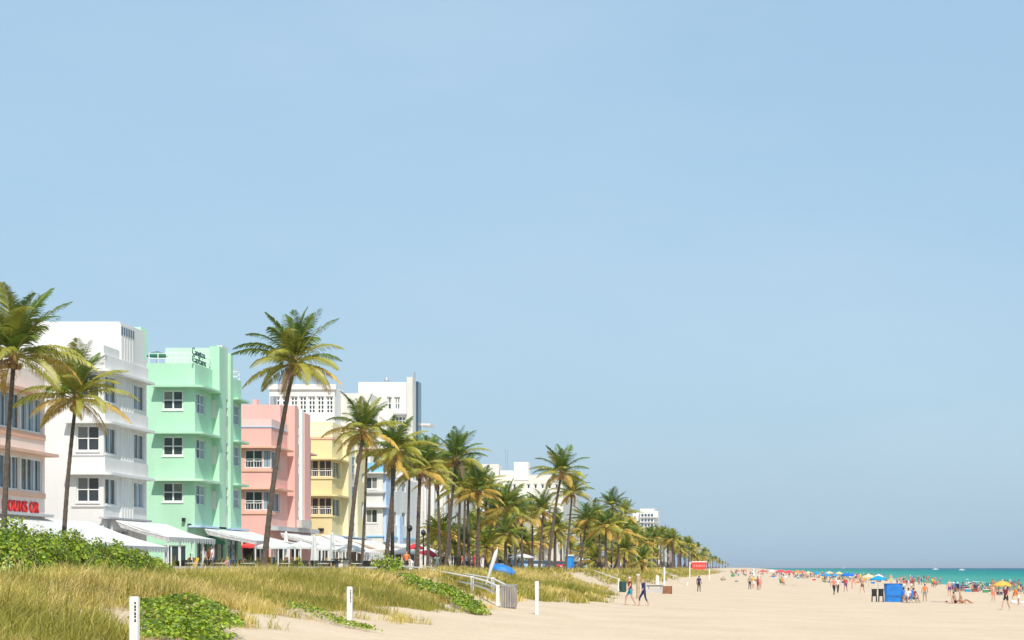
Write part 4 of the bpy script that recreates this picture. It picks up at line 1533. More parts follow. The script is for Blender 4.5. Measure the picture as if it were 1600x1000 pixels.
def vine(name, label, path, widths, heights, n, size, seed):
    """creeping leaf mat over a mound; one mass that nobody could count"""
    r = np.random.default_rng(seed)
    path = np.array(path, float)
    t = r.uniform(0, 1, n)
    f = np.linspace(0, 1, len(path))
    cx, cy = np.interp(t, f, path[:, 0]), np.interp(t, f, path[:, 1])
    w, h = np.interp(t, f, widths), np.interp(t, f, heights)
    q = r.uniform(-1, 1, n)
    dx, dy = path[-1] - path[0]
    L = math.hypot(dx, dy)
    nx, ny = dy / L, -dx / L
    X = cx + nx * q * w + r.normal(0, .12, n)
    Y = cy + ny * q * w + r.normal(0, .12, n)
    prof = np.sqrt(np.clip(1 - q * q, 0, 1))
    Z = ground(X, Y) + h * prof * (.72 + .5 * vnoise(X * 1.6, Y * 1.1, seed)) * r.uniform(.82, 1.0, n) + .03
    edge = vnoise(X * 1.1, Y * .7, seed + 50) > np.abs(q) * 1.15 - .42
    X, Y, Z, q, n = X[edge], Y[edge], Z[edge], q[edge], int(edge.sum())
    Nn = np.stack([nx * q * .8, ny * q * .8, np.ones(n)], 1)
    V, Q, mi = leaf_cloud(np.stack([X, Y, Z], 1), Nn, size, .55, seed)
    o = np_mesh(name, V, Q, [M_leaf_a, M_leaf_b, M_leaf_c], mi)
    tag(o, label, None, kind='stuff')


vine('beach_vine', 'dense bright green creeping vine mound beside the nearest white post', VINE, [.6, 1.15, 1.35, .5], [.40, .55, .62, .3], 11500, .08, 1)
vine('beach_vine', 'long strip of leafy creeping vine running down beside the handrail path', [(-8.9, 65), (-10.2, 70.5), (-12.2, 76.5), (-14.4, 82)], [.3, .75, 1.0, .8], [.1, .42, .58, .5], 7500, .10, 2)
vine('beach_vine', 'thin runners of creeping vine trailing over the sand', [(-9.2, 47), (-10.2, 48.5), (-11.4, 50), (-12.5, 52)], [.2, .5, .8, .6], [.05, .12, .2, .2], 900, .08, 3)

# ------------------------------------------------------------------ dune grass
def grass(name, label, y0, y1, nclump, per, hgt, wid, seed, u0=-22.2, u1=-6.5):
    r = np.random.default_rng(seed)
    Y = y0 + (y1 - y0) * r.uniform(0, 1, nclump)
    X = r.uniform(u0, u1, nclump) + coast(Y)
    c = grass_cover(X, Y)
    # keep only what the frame can show, plus a margin
    vis = (X / Y > -.47)
    keep = (r.uniform(0, 1, nclump) < c) & vis
    X, Y, c = X[keep], Y[keep], c[keep]
    m = len(X)
    vine_d = seg_dist(X, Y, VINE)
    ch = hgt * (.55 + .6 * vnoise(X * .3, Y * .2, 31)) * (.55 + .45 * c) * r.uniform(.6, 1.25, m) * np.where(vine_d < 1.1, .3, 1)
    n = m * per
    bx = np.repeat(X, per) + r.normal(0, .13, n)
    by = np.repeat(Y, per) + r.normal(0, .13, n)
    bz = ground(bx, by) - .03
    h = np.repeat(ch, per) * r.uniform(.5, 1.15, n)
    lean = np.stack([r.normal(.10, .30, n), r.normal(0, .30, n)], 1)
    a = r.uniform(0, math.pi, n)
    w = wid * r.uniform(.4, 1.7, n)
    wx, wy = np.cos(a) * w * .5, np.sin(a) * w * .5
    V = np.empty((n, 5, 3))
    V[:, 0] = np.stack([bx - wx, by - wy, bz], 1)
    V[:, 1] = np.stack([bx + wx, by + wy, bz], 1)
    mx_, my_ = bx + lean[:, 0] * h * .45, by + lean[:, 1] * h * .45
    V[:, 2] = np.stack([mx_ + wx * .8, my_ + wy * .8, bz + h * .6], 1)
    V[:, 3] = np.stack([mx_ - wx * .8, my_ - wy * .8, bz + h * .6], 1)
    V[:, 4] = np.stack([bx + lean[:, 0] * h * 1.3, by + lean[:, 1] * h * 1.3, bz + h * (1 - .25 * np.hypot(lean[:, 0], lean[:, 1]))], 1)
    i = np.arange(n)[:, None] * 5
    Q = i + np.array([0, 1, 2, 3])
    T = i + np.array([3, 2, 4])
    patch = np.repeat(vnoise(X * .4, Y * .22, 41), per) + r.normal(0, .12, n) + np.repeat(r.normal(0, .20, m), per)
    mi = np.where(patch < .30, 2, np.where(patch < .55, 1, 0))
    o = np_mesh(name, V.reshape(-1, 3), Q, [M_gr_g, M_gr_o, M_gr_s], np.concatenate([mi, mi]), tris=T)
    tag(o, label, None, kind='stuff')
    return n


ng = grass('dune_grass', 'tall yellow green dune grass covering the nearest dune', 24, 75, 25000, 13, .52, .014, 1)
ng += grass('dune_grass', 'sparse taller dry stalks rising out of the nearest dune grass', 26, 80, 3800, 2, 1.0, .013, 7)
ng += grass('dune_grass', 'olive dune grass on the dune behind the handrail path', 75, 150, 12000, 10, .58, .034, 2)
ng += grass('dune_grass', 'far green dune grass strips along the upper beach', 150, 620, 9000, 6, .70, .075, 3)

# ------------------------------------------------------------------ posts, rails, bins on the beach
def marker_post(px, w_px, top, label, mark=True):
    s = .14 / w_px
    X, Y = (px - VX) * s, F * s
    z0 = gz(X, Y)
    z1 = EYE + (HY - top) * s
    root = empty('marker_post', (X, Y, z0))
    tag(root, label, 'post', 'white beach marker posts')
    h = .07
    mb = MB()
    bv = .012
    poly = [(X - h + bv, Y - h), (X + h - bv, Y - h), (X + h, Y - h + bv), (X + h, Y + h - bv), (X + h - bv, Y + h), (X - h + bv, Y + h), (X - h, Y + h - bv), (X - h, Y - h + bv)]
    mb.prism(poly, z0 - .4, z1 - .02)
    mb.prism([(X + (a - X) * .86, Y + (b - Y) * .86) for a, b in poly], z1 - .02, z1)
    mb.build('post', M_wood, root)
    if mark:
        dm = MB()
        for k in range(6):
            z = z1 - .09 - k * .058
            dm.box(X + .022, X + .050, Y - h - .004, Y - h - .0005, z - .035 - .012 * (k % 2), z)
        dm.build('printed_mark', M_black, root)


marker_post(210, 13, 932, 'nearest and largest white marker post with a dark vertical mark')
marker_post(546.5, 8, 916.5, 'white marker post at the foot of the grassy dune')
marker_post(839, 5.5, 908, 'small white marker post right of the slatted bin', mark=False)


def polyrail(name, label, pts, rails, posts, r=.045, pr=.07, cat='handrail'):
    """pts: ground line as (x, y, ztop); rails: drops below the top; posts: indices with posts"""
    root = empty(name, (pts[0][0], pts[0][1], gz(pts[0][0], pts[0][1])))
    tag(root, label, cat, 'white path handrails')
    for d in rails:
        MB().tube([(x, y, z - d) for x, y, z in pts], r, 6).build('rail', M_wood, root)
    for i in posts:
        x, y, z = pts[i]
        MB().box(x - pr, x + pr, y - pr, y + pr, gz(x, y) - .3, z + .06).build('post', M_wood, root)
    return root


def rp(px, py, s):
    return ((px - VX) * s, F * s, EYE + (HY - py) * s)


polyrail('handrail', 'white wooden handrail curving down the dune path, near side', [rp(627, 885, .0420), rp(657, 887, .0400), rp(677, 891, .0370), rp(705, 896, .0345), rp(738, 902, .0318), rp(760, 908, .0295), rp(778, 916, .0275)], [0, .35], [0, 1, 2, 4, 6])
polyrail('handrail', 'white wooden handrail of the dune path, far side by the slatted bin', [rp(660, 884, .0450), rp(700, 892, .0400), rp(740, 899, .0345), rp(770, 904, .0318), rp(800, 919, .0285)], [0, .38], [1, 3, 4])
polyrail('handrail', 'white handrail at the second dune path behind the walking couple', [rp(904, 889, .090), rp(930, 892, .072), rp(935, 894, .066), rp(967, 905, .050)], [0], [1, 3])
polyrail('handrail', 'short pale fence along the beach end behind the brown crate', [rp(1040, 893, .110), rp(1052, 899, .095), rp(1062, 905, .083), rp(1074, 911, .075)], [0, .5], [0, 1, 2, 3])

# slatted bin
s = .0270
x, y = at(795, s)
z = gz(x, y)
root = empty('litter_bin', (x, y, z))
tag(root, 'grey slatted litter bin at the end of the white handrail', 'bin')
w2, hb = .29, .95
MB().box(x - w2 + .03, x + w2 - .03, y - w2 + .03, y + w2 - .03, z, z + hb - .04).build('liner', M_dark, root)
for sd in range(4):
    for k in range(8):
        o_ = -w2 + .045 + k * (2 * w2 - .09) / 7
        b = MB()
        if sd == 0:
            b.box(x + o_ - .024, x + o_ + .024, y - w2 - .02, y - w2 + .02, z + .03, z + hb)
        elif sd == 1:
            b.box(x + w2 - .02, x + w2 + .02, y + o_ - .024, y + o_ + .024, z + .03, z + hb)
        elif sd == 2:
            b.box(x + o_ - .024, x + o_ + .024, y + w2 - .02, y + w2 + .02, z + .03, z + hb)
        else:
            b.box(x - w2 - .02, x - w2 + .02, y + o_ - .024, y + o_ + .024, z + .03, z + hb)
        b.build('slat', M_slat, root)
tp = MB()
tp.box(x - w2 - .03, x + w2 + .03, y - w2 - .03, y - w2 + .08, z + hb, z + hb + .05)
tp.box(x - w2 - .03, x + w2 + .03, y + w2 - .08, y + w2 + .03, z + hb, z + hb + .05)
tp.box(x - w2 - .03, x - w2 + .08, y - w2 + .08, y + w2 - .08, z + hb, z + hb + .05)
tp.box(x + w2 - .08, x + w2 + .03, y - w2 + .08, y + w2 - .08, z + hb, z + hb + .05)
tp.build('rim', M_metal, root)

# leaning white banner and blue upturned dinghy on the dune
s = .0345
x0, y0 = at(757, s)
zb_ = gz(x0, y0)
b_, t_ = Vector((x0, y0, zb_)), Vector((((776 - VX) * s), y0 + .2, EYE + (HY - 858) * s))
root = empty('feather_banner', tuple(b_))
tag(root, 'leaning white furled banner on a pole beside the blue dinghy', 'banner')
pts = [b_.lerp(t_, q) for q in (0, .1, .3, .55, .75, .88, .97, 1)]
MB().tube(pts, [.02, .03, .06, .10, .12, .11, .06, .02], 8).build('cloth', M_awning, root, smooth=True)
MB().tube([b_ - (t_ - b_) * .12, t_ + (t_ - b_) * .06], .025, 5).build('pole', M_frame, root)
s = .0449
x, y = at(787, s)
z = gz(x, y) + .02
root = empty('dinghy', (x, y, z))
tag(root, 'blue tarpaulin covered dinghy lying on the dune grass', 'boat')
hb = MB()
V, Fc = [], []
n, mS = 12, 14
for i in range(n + 1):
    t = i / n
    rr_t = .46 * max(.02, math.sin(math.pi * (.10 + .84 * t))) ** .6
    for j in range(mS + 1):
        a = 2 * math.pi * j / mS
        V.append((x - .84 + 1.62 * t, y - rr_t * 1.1 * math.cos(a), z + .52 - .34 * t + rr_t * math.sin(a) * (.85 if math.sin(a) < 0 else 1)))
for i in range(n):
    for j in range(mS):
        a = i * (mS + 1) + j
        Fc.append((a, a + 1, a + mS + 2, a + mS + 1))
Fc.append(tuple(range(mS)))
Fc.append(tuple(range(n * (mS + 1), n * (mS + 1) + mS))[::-1])
hb.add(V, Fc).build('hull', M_tarp, root, smooth=True)
MB().tube([(x - .6, y - .1, z + .86), (x, y - .1, z + .80), (x + .6, y - .1, z + .52)], .03, 6).build('keel', M_tarp, root)

# red sign board on two posts
s = .110
x, y = at(1092.5, s)
zg = gz(x, y)
root = empty('sign_board', (x, y, zg))
tag(root, 'red banner board with pale lettering held by two white posts on the beach', 'sign')
zt, zb = EYE + (HY - 878.5) * s, EYE + (HY - 889.5) * s
poly = [(-1.28, zt), (1.28, zt), (1.20, zb + .2), (1.0, zb), (-1.1, zb), (-1.22, zb + .25)]
MB().add([(x + a, y, b) for a, b in poly] + [(x + a, y + .05, b) for a, b in poly], [(5, 4, 3, 2, 1, 0), (6, 7, 8, 9, 10, 11)] + [(i, (i + 1) % 6, 6 + (i + 1) % 6, 6 + i) for i in range(6)]).build('board', M_redsign, root)
for k, (a, w) in enumerate(((-.95, .22), (-.55, .3), (-.12, .34), (.35, .28), (.78, .2))):
    MB().box(x + a, x + a + w, y - .012, y - .002, zb + .42, zb + .78).build('lettering', mat('faded pink print', (.85, .25, .20), .6), root)
MB().box(x - 1.3, x + 1.3, y - .05, y + .1, zt + .004, zt + .16).build('top_rail', M_frame, root)
for a in (-1.6, 1.75):
    MB().box(x + a - .08, x + a + .08, y - .08, y + .08, zg - .3, zt + .1 if a < 0 else zb + .1).build('post', M_wood, root)
MB().box(x - 1.6, x - 1.29, y - .03, y + .03, zt - .2, zt - .1).build('bracket', M_wood, root)

# small fixtures near the walking couple
def simple(name, label, cat, parts):
    o = parts[0][0]
    root = empty(name, o)
    tag(root, label, cat)
    for _, pname, mb, m in parts:
        mb.build(pname, m, root)
    return root


x, y, z, s = hit(973, 925)
simple('litter_drum', 'dark green litter drum beside the second handrail', 'bin', [((x, y, z), 'drum', MB().lathe((x, y, z), [(.01, .02), (.24, .0), (.27, .1), (.28, .75), (.27, .8), (.24, .78), (.22, .5)], 12), mat('dark green enamel', (.02, .07, .06), .5)), ((x, y, z), 'hoop', MB().lathe((x, y, z), [(.285, .3), (.30, .33), (.285, .36)], 12), M_black)])
x, y, z, s = hit(997, 936)
simple('timber_pile', 'weathered tan timber post between the two walkers', 'post', [((x, y, z), 'post', MB().tube([(x, y, z - .3), (x, y, z + 1.55)], .12, 8), mat('tan timber', (.48, .36, .22), .85, var=.2, vscale=5)), ((x, y, z), 'cap', MB().lathe((x, y, z + 1.55), [(.13, 0), (.13, .06), (.01, .1)], 8), M_wood)])
x, y, z, s = hit(1023, 926)
simple('shower_trough', 'low grey trough with dark rail behind the right walker', 'trough', [((x, y, z), 'basin', MB().box(x - 12 * s, x + 12 * s, y - .3, y + .3, z - .1, z + 6 * s), M_grey), ((x, y, z), 'rail', MB().box(x - 12.5 * s, x + 12.5 * s, y - .35, y + .35, z + 9.5 * s, z + 11.5 * s), mat('slate rail', (.08, .12, .15), .6)), ((x, y, z), 'support', MB().box(x - 10 * s, x - 9 * s, y - .1, y + .1, z + 6 * s, z + 9.5 * s).box(x + 9 * s, x + 10 * s, y - .1, y + .1, z + 6 * s, z + 9.5 * s), M_metal)])
x, y, z, s = hit(1043, 928)
cr = MB()
for k in range(4):
    cr.box(x - 7 * s, x + 7 * s, y - .4, y + .4, z + k * 3.2 * s, z + k * 3.2 * s + 2.7 * s)
simple('wooden_crate', 'reddish brown slatted wooden crate on the sand', 'crate', [((x, y, z), 'slats', cr, mat('red brown timber', (.30, .13, .07), .8, var=.3, vscale=3)), ((x, y, z), 'inside', MB().box(x - 6.3 * s, x + 6.3 * s, y - .35, y + .35, z + .02, z + 11.5 * s), M_dark), ((x, y, z), 'corner_posts', MB().box(x - 7.2 * s, x - 6.1 * s, y - .43, y - .405, z, z + 12.6 * s).box(x + 6.1 * s, x + 7.2 * s, y - .43, y - .405, z, z + 12.6 * s), M_brown)])
for px, pyb, pyt, r_, lab in ((1027, 913, 899, .19, 'stubby white bollard on the dune edge behind the trough'), (1038, 914, 886, .10, 'tall thin white pole near the brown crate'), (1186, 921, 897, .05, 'thin white beach pole beside the standing pair')):
    x, y, z, s = hit(px, pyb)
    h = (pyb - pyt) * s
    simple('beach_post', lab, 'post', [((x, y, z), 'post', MB().tube([(x, y, z - .3), (x, y, z + h * .85)], [r_ * 1.1, r_], 8), M_wood), ((x, y, z), 'cap', MB().lathe((x, y, z + h * .85), [(r_, 0), (r_ * .95, h * .1), (.01, h * .15)], 8), M_wood)])
x, y, z, s = hit(1178, 908)
closed_parasol('tall folded white parasol standing on the mid beach', x, y, z, 21 * s, .32 / 1.0 + 1.2 * s)

# promenade objects further along
x, y = at(890, .100)
root = empty('booth', (x, y, 1.25))
tag(root, 'bright blue booth with pale roof on the promenade', 'booth')
MB().box(x - .62, x + .62, y - .6, y + .6, 1.2, 3.5).build('wall', mat('bright blue panel', (.02, .25, .72), .45), root)
MB().box(x - .45, x + .35, y - .63, y - .602, 1.4, 3.2).build('door', mat('blue door', (.04, .32, .80), .45), root)
MB().prism([(x - .7, y - .7), (x + .7, y - .7), (x + .7, y + .7), (x - .7, y + .7)], 3.5, 3.75).build('roof', M_frame, root)
x, y = at(887, .105)
root = empty('lamp_post', (x, y, 1.25))
tag(root, 'tall pale lamp post rising above the blue booth', 'lamp post')
MB().tube([(x, y, 1.2), (x, y, 6.8)], [.14, .1], 8).build('pole', M_metal, root)
MB().tube([(x, y, 6.8), (x + .5, y - .3, 7.1), (x + 1.0, y - .5, 7.1)], .05, 6).build('arm', M_metal, root)
MB().box(x + .8, x + 1.4, y - .65, y - .35, 7.0, 7.12).build('lamp_head', M_frame, root)
x, y = at(916, .105)
root = empty('arched_gate', (x, y, 1.25))
tag(root, 'white double arched shelter beside the blue booth', 'shelter')
ar = []
for c in (-.55, .55):
    pts = [(x + c - .5, y, 1.1), (x + c - .5, y, 2.5)] + [(x + c - .5 * math.cos(a), y, 2.5 + .5 * math.sin(a)) for a in np.linspace(.3, math.pi - .3, 6)] + [(x + c + .5, y, 2.5), (x + c + .5, y, 1.1)]
    MB().tube(pts, .13, 6).build('arch', M_frame, root)
MB().box(x - 1.1, x + 1.1, y + .2, y + 1.4, 3.0, 3.2).build('roof', M_frame, root)
x, y = at(953.5, .11)
simple('notice_board', 'plain white notice board on the promenade edge', 'sign', [((x, y, 1.25), 'board', MB().box(x - .5, x + .5, y - .03, y + .03, 1.45, 2.6), M_frame), ((x, y, 1.25), 'post', MB().box(x - .4, x - .3, y + .035, y + .09, 1.1, 2.5).box(x + .3, x + .4, y + .035, y + .09, 1.1, 2.5), M_wood)])
for px, s, lab in ((640, .055, 'lamp post by the thick trunked palm'), (661.5, .062, 'dark globe lamp post before the ribbed hotel')):
    x, y = at(px, s)
    root = empty('lamp_post', (x, y, 1.25))
    tag(root, lab, 'lamp post')
    MB().tube([(x, y, 1.2), (x, y, 4.8)], [.09, .06], 8).build('pole', M_black, root)
    MB().lathe((x, y, 4.8), [(.05, 0), (.2, .1), (.26, .3), (.18, .5), (.01, .6)], 10).build('lamp_head', M_black, root)


# parked cars along the street
def make_car(root, x, y, z, paint):
    L, W = 4.4, 1.75
    prof = [(-2.2, .35), (-2.2, .75), (-1.95, .92), (-1.1, 1.0), (2.0, 1.0), (2.2, .85), (2.2, .35)]
    b = MB()
    n = len(prof)
    V = [(x - W / 2, y + a, z + c) for a, c in prof] + [(x + W / 2, y + a, z + c) for a, c in prof]
    b.add(V, [tuple(range(n)), tuple(range(n, 2 * n))[::-1]] + [(i, n + i, n + (i + 1) % n, (i + 1) % n) for i in range(n)])
    b.build('body', paint, root)
    cab = [(-1.05, 1.0), (-.35, 1.48), (1.2, 1.5), (1.95, 1.0)]
    V = [(x + sx * (W / 2 - (.06 if c < 1.2 else .18)), y + a, z + c) for sx in (-1, 1) for a, c in cab]
    MB().add(V, [(0, 1, 2, 3), (7, 6, 5, 4), (0, 4, 5, 1), (2, 6, 7, 3)]).build('windows', M_glass, root)
    MB().add([V[1], V[2], V[6], V[5]] + [(p[0], p[1], p[2] + .05) for p in (V[1], V[2], V[6], V[5])], [(4, 5, 6, 7), (0, 1, 5, 4), (1, 2, 6, 5), (2, 3, 7, 6), (3, 0, 4, 7)]).build('roof', paint, root)
    for sx in (-1, 1):
        for a in (-1.35, 1.4):
            w = MB().tube([(x + sx * (W / 2 - .2), y + a, z + .33), (x + sx * (W / 2 + .02), y + a, z + .33)], .33, 12).build('wheel', M_tyre, root)
            MB().tube([(x + sx * (W / 2 + .021), y + a, z + .33), (x + sx * (W / 2 + .03), y + a, z + .33)], .2, 10).build('rim', M_metal, w)
        MB().box(x + sx * .55 - .2, x + sx * .55 + .2, y - 2.23, y - 2.201, z + .6, z + .75).build('headlight', M_frame, root)


car_specs = [('white', (.75, .75, .74)), ('blue', (.06, .20, .42)), ('pale blue', (.30, .45, .60)), ('silver', (.50, .52, .54)), ('navy', (.03, .05, .14)), ('red', (.5, .03, .03)), ('cream', (.7, .63, .5)), ('grey', (.25, .26, .27)), ('teal', (.04, .28, .30)), ('black', (.02, .02, .02)), ('bright white', (.82, .82, .82)), ('light grey', (.6, .6, .6))]
for i, (cn, rgb) in enumerate(car_specs):
    y = 225 + i * 13.5 + random.uniform(-2, 2)
    x = -29.3 + float(coast(y))
    root = empty('parked_car', (x, y, 1.262))
    tag(root, cn + ' car parked along the street behind the palm trunks', 'car', 'parked cars')
    make_car(root, x, y, 1.262, mat(cn + ' car paint', rgb, .3))

# ------------------------------------------------------------------ people
def person_mesh(name, J, E, rad, zones):
    """J joints (name: xyz), E edges, rad radii; zones(face centre) -> slot 0 skin 1 top 2 bottom 3 hair; one continuous skinned body"""
    names = list(J)
    me = bpy.data.meshes.new(name + '_sk')
    me.from_pydata([J[k] for k in names], [(names.index(a), names.index(b)) for a, b in E], [])
    ob = bpy.data.objects.new(name + '_sk', me)
    col.objects.link(ob)
    sk = ob.modifiers.new('skin', 'SKIN')
    sk.use_smooth_shade = True
    for i, k in enumerate(names):
        r = rad[k]
        me.skin_vertices[0].data[i].radius = r if isinstance(r, tuple) else (r, r)
        me.skin_vertices[0].data[i].use_root = (k == 'pelvis')
    ob.modifiers.new('sub', 'SUBSURF').levels = 1
    dg = bpy.context.evaluated_depsgraph_get()
    out = bpy.data.meshes.new_from_object(ob.evaluated_get(dg))
    out.name = name
    bpy.data.objects.remove(ob)
    bpy.data.meshes.remove(me)
    out.materials.clear()
    for _ in range(4):
        out.materials.append(None)
    jp = [(k, Vector(J[k])) for k in names]
    for p in out.polygons:
        c = p.center
        k = min(jp, key=lambda q: (q[1] - c).length)[0]
        p.material_index = zones(k, c)
        p.use_smooth = True
    return out


def skeleton(hip=.92, lf=(.0, 0), rf=(.0, 0), lh=None, rh=None, lean=0.0, sit=False, lie=False, lk=None, rk=None):
    """front is -y; lf/rf foot (x, y)"""
    J = {'pelvis': (0, 0, hip), 'belly': (0, -lean * .18, hip + .18), 'chest': (0, -lean * .38, hip + .40), 'neck': (0, -lean * .52, hip + .56), 'head': (0, -lean * .56 - .01, hip + .68), 'crown': (0, -lean * .58, hip + .80)}
    for s, f, h, kk in (('l', lf, lh, lk), ('r', rf, rh, rk)):
        g = -1 if s == 'l' else 1
        J[s + 'hip'] = (g * .10, 0, hip - .06)
        J[s + 'knee'] = kk or (g * .10 + f[0] * .5, f[1] * .5 - .04, hip * .52)
        J[s + 'ankle'] = (g * .10 + f[0], f[1] + .02, .08)
        J[s + 'toe'] = (g * .11 + f[0], f[1] - .14, .03)
        J[s + 'sho'] = (g * .19, -lean * .46, hip + .50)
        e = (g * .27, -lean * .40 + .02, hip + .24)
        w = h or (g * .29, -lean * .36 - .06, hip + .0)
        if h:
            e = tuple((a + b) / 2 for a, b in zip(J[s + 'sho'], h))
            e = (e[0] + g * .06, e[1] + .04, e[2] - .03)
        J[s + 'elb'] = e
        J[s + 'wri'] = w
        d = Vector(w) - Vector(e)
        d.normalize()
        J[s + 'hand'] = tuple(Vector(w) + d * .14)
    E = [('pelvis', 'belly'), ('belly', 'chest'), ('chest', 'neck'), ('neck', 'head'), ('head', 'crown')]
    for s in 'lr':
        E += [('pelvis', s + 'hip'), (s + 'hip', s + 'knee'), (s + 'knee', s + 'ankle'), (s + 'ankle', s + 'toe'), ('chest', s + 'sho'), (s + 'sho', s + 'elb'), (s + 'elb', s + 'wri'), (s + 'wri', s + 'hand')]
    rad = {'pelvis': (.155, .125), 'belly': (.14, .11), 'chest': (.165, .12), 'neck': .055, 'head': .095, 'crown': .07}
    for s in 'lr':
        rad.update({s + 'hip': .095, s + 'knee': .06, s + 'ankle': .042, s + 'toe': .035, s + 'sho': .06, s + 'elb': .042, s + 'wri': .032, s + 'hand': .035})
    return J, E, rad


def zones_for(style):
    def z(k, c):
        if k == 'crown':
            return 3
        if k == 'head':
            return 3 if c.y > -.02 else 0
        if k in ('belly', 'chest', 'lsho', 'rsho'):
            return 1 if style != 'bare' else (0 if k != 'belly' else 0)
        if k in ('lelb', 'relb'):
            return 1 if style == 'long' else 0
        if k in ('pelvis', 'lhip', 'rhip'):
            return 2
        if k in ('lknee', 'rknee'):
            return 2 if style in ('long', 'trousers') else 0
        if k in ('lankle', 'rankle'):
            return 2 if style == 'trousers' else 0
        return 0
    return z


BODY = {}
walk = skeleton(lf=(.0, -.30), rf=(.0, .28), lean=.10, lh=(-.27, .20, .98), rh=(.27, -.24, 1.0), lk=(-.10, -.24, .50), rk=(.10, .06, .48))
stand = skeleton(lf=(-.05, 0), rf=(.05, 0))
arms = skeleton(lf=(-.06, .02), rf=(.06, -.03), lh=(-.12, -.28, 1.38), rh=(.36, -.05, 1.12))
sitc = skeleton(hip=.40, lf=(-.04, -.52), rf=(.06, -.50), lk=(-.13, -.42, .46), rk=(.14, -.40, .44), lh=(-.20, -.34, .50), rh=(.20, -.30, .48), lean=-.10)
sitg = skeleton(hip=.15, lf=(-.06, -.80), rf=(.10, -.62), lk=(-.12, -.44, .30), rk=(.15, -.36, .34), lh=(-.25, .18, .12), rh=(.27, .16, .12), lean=-.30)
bend = skeleton(lf=(-.08, .0), rf=(.10, -.06), lean=.75, lh=(-.18, -.55, .72), rh=(.15, -.58, .75))
for st in ('short', 'long', 'bare', 'trousers'):
    for nm, sk_ in (('walk', walk), ('stand', stand), ('arms', arms), ('chair', sitc), ('ground', sitg), ('bend', bend)):
        BODY[nm, st] = person_mesh('body_%s_%s' % (nm, st), *sk_, zones_for(st))

SKIN = [mat('skin light', (.56, .34, .24), .6), mat('skin tan', (.40, .22, .14), .6), mat('skin brown', (.20, .11, .07), .6)]
HAIR = {'dark': mat('dark hair', (.03, .02, .015), .6), 'fair': mat('fair hair', (.45, .30, .12), .6), 'red': mat('reddish hair', (.30, .07, .04), .6), 'white': mat('white cap', (.80, .80, .80), .7), 'black': mat('black cap', (.02, .02, .03), .7)}
CLOTH = {'red': (.62, .05, .05), 'orange': (.75, .20, .04), 'blue': (.03, .18, .55), 'teal': (.02, .30, .45), 'navy': (.03, .04, .12), 'black': (.025, .025, .03), 'white': (.78, .77, .75), 'pink': (.72, .25, .30), 'yellow': (.80, .55, .08), 'green': (.05, .28, .10), 'grey': (.28, .28, .29), 'purple': (.14, .05, .22), 'maroon': (.22, .03, .05), 'aqua': (.10, .52, .55), 'coral': (.80, .22, .16), 'khaki': (.36, .30, .18)}
CLOTH = {k: mat(k + ' cloth', v, .85) for k, v in CLOTH.items()}


def person(label, x, y, z, h, pose, style, top, bot, hair='dark', skin=0, face=0.0, group='people on the beach'):
    o = bpy.data.objects.new('person', BODY[pose, style])
    col.objects.link(o)
    o.location = (x, y, z)
    sc = h / 1.72
    o.scale = (sc, sc, sc)
    o.rotation_euler = (0, 0, face)
    for i, m_ in enumerate((SKIN[skin], CLOTH[top], CLOTH[bot], HAIR[hair])):
        o.material_slots[i].link = 'OBJECT'
        o.material_slots[i].material = m_
    tag(o, label, 'person', group)
    return o


def bperson(label, px, py, hpx, pose, style, top, bot, hair='dark', skin=1, face=0.0):
    x, y, z, s = hit(px, py)
    h = min(1.9, max(1.45, hpx * s)) if pose in ('walk', 'stand', 'arms', 'bend') else 1.7
    return person(label, x, y, z - (.0 if pose != 'chair' else .0), h, pose, style, top, bot, hair, skin, face), (x, y, z, s)


# the walking couple and others that stand out
_, (x, y, z, s) = bperson('walking person in dark top and teal shorts with a white cap', 985, 946, 45, 'walk', 'short', 'maroon', 'teal', 'white', 0, R(-70))
bperson('walking person in long navy top with reddish hair beside the timber post', 1006, 946.5, 43, 'walk', 'long', 'navy', 'navy', 'red', 0, R(-60))
bperson('lone dark clad person walking away beyond the brown crate', 1092, 925, 16, 'stand', 'trousers', 'navy', 'black', 'black', 2, R(150))
bperson('person in dark olive clothes left of the folded white parasol', 1171.5, 921, 14, 'stand', 'trousers', 'khaki', 'black', 'dark', 1, R(30))
bperson('person in yellow and white left of the folded parasol pair', 1177, 920, 14, 'arms', 'short', 'yellow', 'white', 'fair', 0, R(-40))
bperson('person in red top standing right of the folded white parasol', 1184, 922, 17, 'stand', 'short', 'red', 'maroon', 'dark', 1, R(120))
bperson('person in pink standing beside the one in red top', 1188, 921, 15, 'stand', 'bare', 'pink', 'coral', 'fair', 0, R(60))
bperson('couple member in coral top and black trousers, left one', 1303, 930, 27, 'walk', 'trousers', 'coral', 'black', 'fair', 0, R(20))
bperson('couple member in pale top and black trousers, right one', 1309, 927, 24, 'walk', 'trousers', 'white', 'black', 'dark', 0, R(10))
bperson('person in red top and purple shorts right of the black trousered couple', 1321.5, 925, 23, 'walk', 'short', 'red', 'purple', 'fair', 1, R(-20))
bperson('crouching person in coral near the person with purple shorts', 1331, 920, 10, 'bend', 'short', 'coral', 'pink', 'dark', 0, R(80))
bperson('bare chested person in maroon shorts walking under cream parasol', 1347.5, 927, 25, 'walk', 'bare', 'maroon', 'maroon', 'fair', 0, R(-40))
bperson('bare chested person standing behind the blue storage box', 1392, 914, 18, 'stand', 'bare', 'coral', 'yellow', 'fair', 0, R(10))
bperson('person in dark cap and pink top right behind the blue storage box', 1402, 916, 15, 'stand', 'short', 'pink', 'navy', 'black', 0, R(-60))
bperson('person in red top at the right corner of the blue storage box', 1413, 922, 14, 'stand', 'short', 'red', 'white', 'dark', 1, R(-10))
bperson('person in maroon standing beyond the blue storage box', 1424, 922, 10, 'stand', 'short', 'maroon', 'white', 'dark', 1, R(40))
